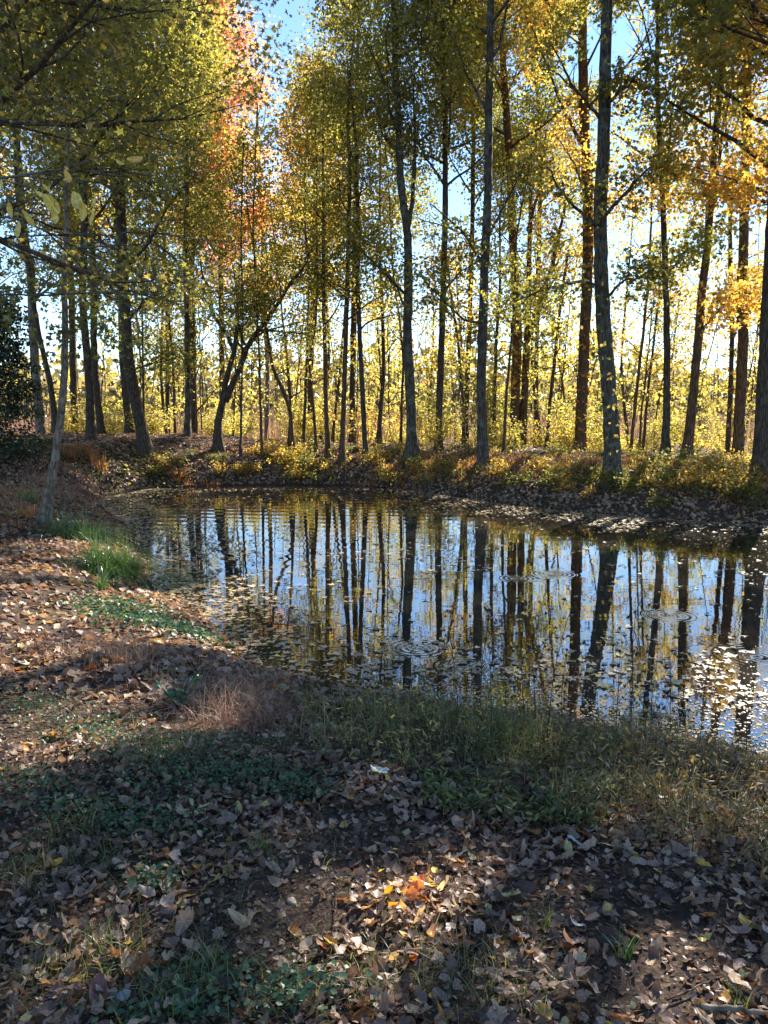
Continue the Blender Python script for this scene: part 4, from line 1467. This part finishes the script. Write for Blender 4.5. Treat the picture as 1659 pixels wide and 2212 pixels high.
def water_points(n, dens):
    P, c = [], 0
    while c < n:
        x, y = r.uniform(-8, 9, 4 * n), r.uniform(4.2, 22.5, 4 * n)
        d = -pond_dist(x, y)
        k = (np.abs(x) < y * .53 + .3) & (d > .02) & (r.random(len(x)) < dens(x, y, d))
        P.append(np.stack([x[k], y[k]], 1))
        c += k.sum()
    return np.concatenate(P)[:n]


def fdens(x, y, d):
    shore = np.exp(-d / .5)
    patch = sstep(.1, 1.2, wob(x, y, .9, 61) + .3 * wob(x, y, 3.1, 62))
    right = sstep(0, 5, x) * sstep(6, 10, y) * sstep(4, .5, np.abs(d - 2.))
    nearR = sstep(7.8, 5.2, y) * sstep(-.5, 2, x)
    left = sstep(-.5, -3, x) * sstep(2.5, .4, d)
    return np.clip(.8 * shore + .20 * patch * (.35 + right) + .3 * right * patch + .28 * nearR + .4 * left + .012, 0, 1)


fm = []
for k in (1, 2, 3, 5, 6, 7):
    V, lo, to = LITTER[k]
    V = V.copy()
    V[:, 2] *= .12
    mb = MB()
    mb.add(V, lo, to, uv=V[np.asarray(lo), :2] * 2)
    fm.append(mb.mesh('floating_leaf', M['float_obj']))
P = water_points(6500, fdens)
order = np.argsort(P[:, 1] ** 2 + P[:, 0] ** 2)
for i in order[:300]:
    o = link('floating_leaf', fm[r.integers(len(fm))], None, (P[i, 0], P[i, 1], .004))
    o.scale = (r.uniform(.04, .085),) * 3
    o.rotation_euler = (r.normal(0, .03), r.normal(0, .03), r.uniform(0, 6.28))
    ux_, d_ = CX + F * P[i, 0] / P[i, 1], -float(pond_dist(P[i, 0], P[i, 1]))
    props(o, 'flat tan leaf floating %s, %s' % ('among others at the near waterline' if d_ < .5 else 'on open water near the near shore' if d_ < 1.4 else 'well out on open water',
          'beside the muddy shallow corner' if ux_ < 750 else 'before the middle weeds' if ux_ < 1200 else 'in the glittering right part'), 'leaf', 'leaves floating on the pond')
Q = P[order[300:]]
mb = MB()
FS = LOBE
mb.leaves(FS, np.column_stack([Q, np.full(len(Q), .006)]), np.tile([0, 0, 1.], (len(Q), 1)) + r.normal(0, .05, (len(Q), 3)), r.uniform(.05, .11, len(Q)), r.random(len(Q)), r)
props(link('floating_leaves', mb.mesh('floating_leaves', M['float'])), 'drifts of small tan leaves floating across the pond', 'leaves', kind='stuff')
# scum, duckweed and tiny bits
P = water_points(9000, lambda x, y, d: np.clip(.9 * np.exp(-d / .22) + .5 * sstep(7.2, 4.8, y) * sstep(-1, 2, x) + .04 * sstep(2, 6, x), 0, 1))
mb = MB()
mb.leaves(DIAM, np.column_stack([P, np.full(len(P), .004)]), np.tile([0, 0, 1.], (len(P), 1)) + r.normal(0, .08, (len(P), 3)), r.uniform(.008, .035, len(P)), r.random(len(P)) * .8, r)
props(link('pond_scum', mb.mesh('pond_scum', M['float'])), 'tiny bits and scum floating along the shore of the pond', 'scum', kind='stuff')
# sunken leaves on the bed
n = 2600
x, y = r.uniform(-6, 8, n * 3), r.uniform(4.2, 14, n * 3)
d = -pond_dist(x, y)
k = (d > .02) & (d < 2.2)
x, y = x[k][:n], y[k][:n]
mb = MB()
mb.leaves(STAR, np.stack([x, y, ground_z(x, y) + .01], 1), np.tile([0, 0, 1.], (len(x), 1)) + r.normal(0, .15, (len(x), 3)), r.uniform(.08, .13, len(x)), np.clip(.3 + .6 * r.random(len(x)), 0, 1), r)
props(link('sunken_leaves', mb.mesh('sunken_leaves', M['litter'])), 'brown leaves lying under the shallow water', 'leaves', kind='stuff')

# ------------------------------------------------------------------ grasses and weeds
r = np.random.default_rng(601)


def tuft(name, label, cat, ux, uy, n, L, wid, rad, lean, mat, leandir=None, tmax=1., group=None, g=None, droop=.6):
    g = ground_hit(ux, uy) if g is None else g
    mb = MB()
    a, q = r.uniform(0, 6.28, n), np.sqrt(r.random(n)) * rad
    x, y = g[0] + np.cos(a) * q, g[1] + np.sin(a) * q
    P = np.stack([x, y, ground_z(x, y) - .01], 1) - g
    blades(mb, P, L * r.uniform(.5, 1.1, n), wid, lean, r, r.random(n) * tmax, 5, droop, leandir)
    o = link(name, mb.mesh(name, M[mat]), None, g)
    return props(o, label, cat, group)


tuft('sedge_clump', 'big arching dark green sedge clump at the left shore of the pond', 'grass clump', 245, 1242, 1500, .78, .008, .28, 1.25, 'sedge', tmax=.8, droop=1.)
tuft('sedge_clump', 'lighter green fine grass clump at the foot of the pale leaning trunk', 'grass clump', 168, 1158, 1000, .65, .007, .4, 1.15, 'sedge', tmax=1., droop=1.)
tuft('grass_clump', 'small bright yellow green grass tuft just below the sedge clump', 'grass clump', 222, 1275, 50, .42, .009, .05, .8, 'sedge', tmax=1.)
tuft('grass_clump', 'short green grass tuft behind the pale leaning trunk', 'grass clump', 60, 1085, 160, .4, .010, .2, .5, 'sedge')
tuft('grass_clump', 'small spiky grey green tuft in the litter above the bare soil', 'grass clump', 562, 1850, 110, .13, .003, .035, .5, 'grass')
tuft('grass_clump', 'small grass tuft in the litter right of the sunny patch', 'grass clump', 1180, 2010, 14, .10, .004, .02, .4, 'sedge')
tuft('grass_clump', 'upright small grass tuft in the litter near the yellow leaves', 'grass clump', 1345, 2075, 24, .14, .005, .03, .4, 'sedge')
tuft('grass_clump', 'sunlit tiny green tuft in the lower right corner', 'grass clump', 1590, 2170, 20, .08, .004, .03, .6, 'sedge')
for k, (ux, uy, n, L) in enumerate([(440, 2130, 90, .2), (250, 2090, 60, .22), (160, 1800, 70, .2), (60, 1900, 70, .16), (210, 1870, 50, .2), (120, 2100, 40, .2), (370, 1640, 60, .22), (330, 2190, 60, .18), (640, 2150, 30, .14)]):
    tuft('grass_clump', 'loose thin green grass tuft ' + ['at the bottom left of the bare soil', 'in dark litter above the dark red leaf', 'beside the teal clover', 'in litter at the left edge', 'in litter below the clover', 'near the bottom left corner', 'just below the green herb', 'at the bottom edge near the grey leaf', 'at the bottom edge of the bare soil'][k], 'grass clump', ux, uy, n, L, .0045, .10, .8, 'grass', group='grass tufts in the shaded litter', droop=1.)
for k, (ux, uy, n, L) in enumerate([(250, 1425, 200, .34), (500, 1560, 260, .36), (470, 1500, 120, .3), (560, 1540, 120, .32)]):
    tuft('dry_grass_clump', ['pinkish dry fine grass clump on the slope above the green herb', 'large pinkish dry grass clump between the green herb and the green grass', 'fine dry grass behind the green herb', 'dry pinkish stems at the mud edge'][k],
         'grass clump', ux, uy, n, L, .003, .28, .95, 'pinkgrass')
for k, (ux, uy) in enumerate([(150, 990), (185, 985), (215, 1010)]):
    tuft('dry_grass_clump', ['first', 'middle', 'last'][k] + ' of three tan feathery seed grasses on the bank behind the pale trunk', 'grass clump', ux, uy, 120, .6, .012, .25, .5, 'rust', group='tan seed grasses behind the pale trunk')


def grass_field(name, label, cat, n, region, L, wid, lean, mat, seg=4, tmax=1., leandir=None, lmul=None, droop=.6):
    """region: picture quadrilateral corners (tl, tr, br, bl)"""
    tl, tr, br, bl = [ground_hit(*p)[:2] for p in region]
    u, v = r.random((n, 1)), r.random((n, 1))
    P = (tl * (1 - u) + tr * u) * (1 - v) + (bl * (1 - u) + br * u) * v
    P = P + r.normal(0, .08, P.shape)
    k = (pond_dist(P[:, 0], P[:, 1]) > -.08) & (r.random(n) < .25 + .75 * sstep(-.6, .6, wob(P[:, 0], P[:, 1], 4., hash(len(name)) % 50)))
    P = P[k]
    n = len(P)
    q = np.column_stack([P, np.maximum(ground_z(P[:, 0], P[:, 1]), -.1) - .01])
    mb = MB()
    blades(mb, q, L * r.uniform(.35, 1.1, n) * np.clip(1 + .35 * wob(P[:, 0], P[:, 1], 5., 77), .4, 1.8), wid, lean, r, r.random(n) * tmax, seg, droop, leandir)
    props(link(name, mb.mesh(name, M[mat])), label, cat, kind='stuff')


grass_field('shore_grass', 'green grass growing along the near shore of the pond', 'grass', 2300, [(600, 1490), (1330, 1600), (1250, 1700), (640, 1600)], .26, .005, .7, 'grass')
grass_field('shore_grass', 'brown and green tangled grass on the near right shore', 'grass', 2400, [(1050, 1580), (1700, 1640), (1700, 1860), (1060, 1700)], .20, .0045, .8, 'weed')
grass_field('ground_grass', 'short sparse grass in the leaf litter', 'grass', 7000, [(-20, 1560), (1100, 1650), (1250, 2215), (-20, 2215)], .10, .0035, .8, 'grass')
grass_field('ground_grass', 'fine dry stems over the sunny patch', 'grass', 1500, [(760, 1850), (1150, 1830), (1170, 1920), (770, 1990)], .08, .0022, .9, 'pinkgrass')
grass_field('dry_grass', 'fine pinkish dry grass on the slope', 'grass', 2200, [(200, 1380), (640, 1470), (700, 1600), (120, 1560)], .2, .003, .6, 'pinkgrass')
grass_field('dry_fern', 'rusty ferny undergrowth on the far bank', 'undergrowth', 9000, [(300, 985), (900, 990), (950, 1035), (380, 1035)], .22, .02, .6, 'rust', seg=3)
grass_field('dry_fern', 'rusty brown undergrowth lower on the far bank', 'undergrowth', 12000, [(880, 985), (1655, 1010), (1655, 1125), (900, 1050)], .20, .018, .6, 'rust', seg=3)
grass_field('shore_grass', 'tan and green grass behind the pale leaning trunk', 'grass', 2600, [(0, 1020), (200, 1010), (230, 1100), (0, 1110)], .34, .008, .5, 'pinkgrass')
grass_field('shore_grass', 'orange brown low growth at the left edge', 'undergrowth', 2600, [(-20, 1060), (80, 1060), (80, 1140), (-20, 1140)], .18, .012, .6, 'rust')


def weeds(name, label, n, region, H, mat, leaf, seed, nleaf=9, lean=.35, seg=6):
    """branching stems with small narrow leaves"""
    rr = np.random.default_rng(seed)
    tl, tr, br, bl = [ground_hit(*p)[:2] for p in region]
    mb = MB()
    A, sz = [], []
    for i in range(n):
        u, v = rr.random(2)
        p = (tl * (1 - u) + tr * u) * (1 - v) + (bl * (1 - u) + br * u) * v
        if pond_dist(p[0], p[1]) < -.05:
            continue
        z = float(ground_z(*p))
        az = rr.uniform(0, 6.28)
        le = abs(rr.normal(lean, .2))
        h = H * rr.uniform(.5, 1.15) * max(.35, 1 + .4 * float(wob(p[0], p[1], 4., 78)))
        Q = grow((p[0], p[1], z - .01), (math.cos(az) * le, math.sin(az) * le, 1), h, rr, seg, -.3 * le, .12)
        mb.tube(Q, np.linspace(.0022, .001, seg), 3, cap=False, tint=rr.random())
        for j in range(nleaf):
            A.append(Q[rr.integers(1, seg)] + rr.normal(0, .018, 3))
    A = np.array(A)
    NL = oval_leaf(.14, .1)
    mb.leaves(NL, A, rr.normal(size=A.shape) * .6 + (0, 0, .7), leaf * rr.uniform(.5, 1.3, len(A)), rr.random(len(A)), rr)
    props(link(name, mb.mesh(name, M[mat])), label, 'weeds', kind='stuff')


weeds('shore_weeds', 'tangled leafy green weeds along the near shore', 260, [(640, 1500), (1350, 1600), (1300, 1760), (680, 1640)], .24, 'weed', .034, 611)
weeds('shore_weeds', 'brownish leafy weeds on the near right shore', 470, [(1180, 1620), (1700, 1650), (1700, 1950), (1200, 1790)], .20, 'weedbrown', .032, 612)
weeds('shore_weeds', 'bluish green leafy weeds below the near shore grass', 330, [(900, 1680), (1350, 1700), (1300, 1810), (920, 1760)], .12, 'grass', .045, 613)
weeds('bank_weeds', 'mixed low green weeds on the crest of the far bank', 900, [(560, 958), (1655, 985), (1655, 1050), (600, 985)], .30, 'yellowgreen', .10, 614)


def clover(label, regions, n, seed, size=.022, mat='clover', h=.05):
    rr = np.random.default_rng(seed)
    mb = MB()
    A = []
    for (ux, uy, rx, ry) in regions:
        g = ground_hit(ux, uy)
        x, y = g[0] + rr.normal(0, rx, n), g[1] + rr.normal(0, ry, n)
        k = pond_dist(x, y) > -.05
        x, y = x[k], y[k]
        A.append(np.stack([x, y, np.maximum(ground_z(x, y), 0) + rr.uniform(.01, h, len(x))], 1))
    A = np.concatenate(A)
    rd = oval_leaf(.42, .1)
    mb.leaves(rd, A, rr.normal(size=A.shape) * .35 + (0, 0, 1), size * rr.uniform(.6, 1.4, len(A)), rr.random(len(A)), rr)
    props(link('ground_cover', mb.mesh('ground_cover', M[mat])), label, 'ground cover', kind='stuff')


clover('teal green clover spreading through the litter in the foreground shade', [(380, 1700, .16, .10), (160, 1570, .25, .12), (250, 1610, .2, .1), (330, 1650, .2, .08), (560, 1680, .2, .06), (80, 1530, .2, .1), (640, 1720, .1, .05), (480, 1690, .15, .07), (90, 1700, .15, .08), (420, 1620, .2, .1), (180, 1760, .2, .07), (300, 1790, .15, .06)], 420, 621, .015, 'clover', .07)
clover('pale green small leaved ground cover at the sunlit water edge', [(275, 1330, .35, .35), (330, 1350, .3, .25), (400, 1370, .25, .15), (240, 1310, .25, .25)], 420, 622, .035, 'clover', .08)
clover('green leaves low in the near shade at the bottom', [(470, 2150, .10, .05), (640, 2160, .08, .04), (380, 2200, .1, .03), (330, 1920, .06, .04)], 160, 623, .018)
clover('ivy like green leaves on the dark left bank', [(250, 1030, .8, .5), (330, 1010, .6, .4), (120, 975, .8, .5)], 300, 624, .09, 'green', .15)

# broad leaved green herb
g = ground_hit(385, 1530)
root = empty('green_herb', g, 'bushy blue green herb with broad jagged leaves in front of the pink dry grass', 'plant')
t = LITTER[5]
hm = []
for k in (1, 2, 5):
    t = LITTER[k]
    mb = MB()
    mb.add(t[0], t[1], t[2], uv=t[0][np.asarray(t[1]), :2] * 2)
    hm.append(mb.mesh('leaf', one_col('herb_leaf_%d' % k, (.06, .16, .085))))
for k in range(9):
    az = k * .7
    Q = grow((0, 0, -.01), (math.cos(az) * .55, math.sin(az) * .55, 1), r.uniform(.18, .34), r, 7, 0, .08)
    mb = MB()
    mb.tube(Q, np.linspace(.004, .002, 7), 5)
    st = link('stem', mb.mesh('stem', M['herb'], True), root)
    for j in range(5):
        o = link('leaf', hm[(k + j) % 3], root)
        o.location = Vector(Q[min(6, 2 + j)] + r.normal(0, .025, 3))
        o.scale = (r.uniform(.07, .11),) * 3
        o.rotation_euler = (r.normal(0, .35), r.normal(0, .35), r.uniform(0, 6.28))

# dark seed-head plants in front of the water
SG = 'dark dried seed head plants in front of the water'
protos = []
for s in range(3):
    rr = np.random.default_rng(700 + s)
    root = empty('seedhead_plant', (0, 0, 0), 'dry dark stalk with burr like seed heads', 'plant', SG)
    mb = MB()
    Q = grow((0, 0, -.03), (rr.normal(0, .1), rr.normal(0, .1), 1), .62 + .1 * s, rr, 10, .2, .06)
    mb.tube(Q, np.linspace(.003, .0014, 10), 5, cap=False)
    tips = [Q[-1]]
    for k in range(11):
        j = rr.integers(3, 9)
        T = grow(Q[j], side_dir(np.array([0, 0, 1.]), rr, .5, 1.), rr.uniform(.08, .26), rr, 5, .3, .15)
        mb.tube(T, np.linspace(.0016, .0008, 5), 3, cap=False)
        tips.append(T[-1])
    link('stalk', mb.mesh('stalk', M['bark_dark'], True), root)
    hb_ = MB()
    n = 16
    c = np.repeat(np.array([[0, 0, 0.]]), n, 0)
    dirs = rr.normal(size=(n, 3))
    dirs /= np.linalg.norm(dirs, axis=1)[:, None]
    for d in dirs:
        a = np.cross(d, [.3, .5, .8])
        a = a / np.linalg.norm(a) * .0045
        bq = np.cross(d, a)
        hb_.add([a, bq, -a, d * .017], [0, 1, 3, 1, 2, 3, 2, 0, 3], [3, 3, 3])
    me = hb_.mesh('seed_head', M['bark_dark'])
    for T in tips:
        link('seed_head', me, root, T)
    protos.append(root)
spots = []
for ux, uy in [(1090, 1575), (1130, 1590), (1180, 1600), (1235, 1600), (1290, 1610), (1350, 1610), (1400, 1625), (1450, 1640), (1500, 1640), (1040, 1560), (990, 1550), (950, 1530),
               (890, 1520), (1560, 1660), (1610, 1660), (1215, 1590), (1325, 1620), (1160, 1580), (1475, 1620), (1060, 1590)]:
    g = ground_hit(ux, uy)
    spots.append((g[0], g[1], rs.uniform(0, 6.28), rs.uniform(.75, 1.15)))
place_first_then_clone(protos, spots)

# creeper leaves on trunks
def creeper(label, ux0, uy0, ux1, uy1, D, n, wid, pal, seed, size=.1):
    rr = np.random.default_rng(seed)
    a, c = at(ux0, uy0, D), at(ux1, uy1, D)
    a[2] = max(a[2], float(ground_z(a[0], a[1])))
    f = rr.random((n, 1)) ** .8
    cl = np.round(f * 9) / 9 * .6 + f * .4
    ax = a + (c - a) * cl
    th = rr.uniform(math.pi * .85, math.pi * 2.15, n)
    P = ax + np.stack([np.cos(th), np.sin(th), np.zeros(n)], 1) * (wid + rr.uniform(.02, .14, n))[:, None]
    mb = MB()
    mb.leaves(OVAL, P, rr.normal(size=P.shape) * .5 + np.stack([np.cos(th), np.sin(th), np.full(n, .4)], 1), size * rr.uniform(.7, 1.2, n), rr.random(n), rr)
    root = empty('climbing_vine', a, label, 'vine')
    link('leaves', mb.mesh('leaves', M[pal], off=a), root)
    s = MB()
    Q = resample([a + (c - a) * t + (math.sin(t * 9) * wid * .7, -wid - .01, 0) for t in np.linspace(0, 1, 14)], 30)
    s.tube(Q, np.linspace(.008, .004, 30), 5)
    link('stem', s.mesh('stem', M['twig'], True, a), root)


creeper('yellow leaved vine climbing the front of the tallest grey trunk', 1322, 980, 1304, 680, 17, 110, .19, 'yellow', 801, .10)
creeper('golden vine climbing the reddish brown oak trunk', 1255, 960, 1266, 690, 26, 150, .2, 'gold', 802, .12)
creeper('orange vine high on the reddish brown oak trunk', 1270, 620, 1268, 420, 26, 260, .2, 'orange', 803, .12)
creeper('yellow green vine around the first trunk right of the tallest one', 1438, 975, 1440, 560, 22, 260, .12, 'yellow', 804, .11)
creeper('yellow vine around the brown trunk leaning right', 1485, 985, 1510, 720, 22, 200, .15, 'yellow', 805, .11)
creeper('yellow vine around the slender trunk near the right edge', 1574, 960, 1580, 600, 25, 200, .1, 'gold', 806, .11)
creeper('golden leaved vine up the leaning limb of the twin trunks', 1145, 700, 1222, 440, 28, 170, .12, 'gold', 807, .12)
creeper('yellow leaved vine on the furrowed grey trunk', 1043, 700, 1050, 420, 20, 110, .14, 'yellowgreen', 808, .10)

# ------------------------------------------------------------------ stones, sticks


def stone(ux, uy, s, label, group=None):
    g = ground_hit(ux, uy)
    bpy_mesh = MB()
    rr = np.random.default_rng(int(ux * 7 + uy))
    k, nrg = 10, 7
    ph = rr.uniform(0, 6.28, 4)
    V = []
    for i in range(nrg):
        la = -math.pi / 2 + math.pi * i / (nrg - 1)
        for j in range(k):
            lo = 2 * math.pi * j / k
            rad = 1 + .18 * math.sin(2 * lo + ph[0] + la) + .12 * math.sin(3 * la + ph[1] + lo) + rr.normal(0, .03)
            if i in (0, nrg - 1):
                rad = 1
            V.append((math.cos(la) * math.cos(lo) * rad, math.cos(la) * math.sin(lo) * rad * .8, math.sin(la) * rad * .55))
    F_ = []
    for i in range(nrg - 1):
        for j in range(k):
            F_ += [i * k + j, i * k + (j + 1) % k, (i + 1) * k + (j + 1) % k, (i + 1) * k + j]
    bpy_mesh.add(np.array(V) * s, F_, [4] * (k * (nrg - 1)))
    o = link('stone', bpy_mesh.mesh('stone', M['stone'], True), None, (g[0], g[1], g[2] + s * .25))
    o.rotation_euler = (0, 0, rr.uniform(0, 6))
    props(o, label, 'stone', group)


stone(630, 1958, .021, 'largest yellowish stone on the bare soil left of the sunny patch')
stone(1160, 2172, .014, 'right one of two pale round stones touching near the bottom')
stone(1139, 2174, .011, 'left one of two pale round stones touching near the bottom')
stone(962, 2176, .014, 'rounded beige stone on the bare soil at the bottom')
stone(1102, 2186, .010, 'flat small stone just below the two pale round stones')
for k in range(26):
    stone(r.uniform(690, 1130), r.uniform(2050, 2205), r.uniform(.003, .008), 'tiny pebble on the bare dark soil', 'pebbles on the bare soil')


def stick(pts, w, label, mat='twig', lift=.012):
    P = np.array([ground_hit(*p) for p in pts]) + (0, 0, lift)
    Q = resample(P, 12)
    Q[1:-1] += r.normal(0, .002, (10, 3))
    mb = MB()
    mb.tube(Q - Q[0], np.linspace(w, w * .6, 12), 7, bump=.08)
    o = link('stick', mb.mesh('stick', M[mat], True), None, Q[0])
    props(o, label, 'stick')


stick([(1515, 2203), (1580, 2207), (1670, 2212)], .009, 'thick pale stick lying in the sunlit lower right corner', 'bark_pale', .03)
stick([(1098, 2094), (1127, 2117)], .003, 'short grey twig on the soil right of the beige stone', 'bark_pale')
stick([(1440, 2170), (1560, 2120)], .003, 'thin twig crossing leaves in the sunlit lower right corner')
stick([(500, 1890), (600, 1868), (650, 1880)], .002, 'thin curved dry stem on the bare soil')
stick([(830, 2170), (860, 2205)], .003, 'short brown twig at the bottom of the bare soil')
stick([(590, 1900), (640, 2050)], .0018, 'long thin grass stem lying across the bare soil')
stick([(1250, 1745), (1190, 1700), (1120, 1690)], .002, 'long dry stem bent over in the right weeds')
# dead stick poking out of the far shore water
for k, (x0, y0, x1, y1, lab) in enumerate([(932, 1075, 912, 1008, 'thin pale dead twig rising from the far shore below the kinked trunk'),
                                           (1352, 1125, 1345, 1085, 'pale short twig upright at the far waterline below the tallest trunk'),
                                           (1500, 1130, 1580, 1105, 'pale dead branch lying on the far shore near the right end')]):
    g = ground_hit(x0, y0)
    e = at(x1, y1, g[1] + .3)
    mb = MB()
    Q = resample([g - g, (e - g) * .5 + (.03, 0, .02), e - g], 10)
    mb.tube(Q, np.linspace(.012, .005, 10), 6)
    props(link('dead_twig', mb.mesh('dead_twig', M['bark_pale'], True), None, g), lab, 'twig')
import sys
for k, (pp, w_, lab) in enumerate([([(1010, 1040), (1060, 1032), (1130, 1050)], .018, 'bent grey dead branch lying on the far bank slope under the furrowed trunk'),
                                   ([(1180, 1075), (1260, 1068), (1330, 1090)], .02, 'long dead branch lying just above the waterline below the reddish oak'),
                                   ([(560, 1020), (620, 1012), (700, 1024)], .018, 'grey dead branch lying on the far bank between forked tree and kinked trunk'),
                                   ([(380, 1015), (440, 1025), (470, 1040)], .016, 'short dark fallen branch on the bank below the black forked tree'),
                                   ([(1420, 1070), (1500, 1060), (1590, 1085)], .02, 'dead branch half buried in leaves under the vine covered trunk')]):
    stick(pp, w_, lab, 'bark_pale' if k % 2 else 'bark_brown', .03)
print('TRIS', sum(sum(len(p.vertices) - 2 for p in m.polygons) if len(m.polygons) < 50 else int(sum([len(m.loops)]) - 2 * len(m.polygons)) for m in bpy.data.meshes), 'objects', len(bpy.data.objects), file=open('/tmp/tris.txt','w'))
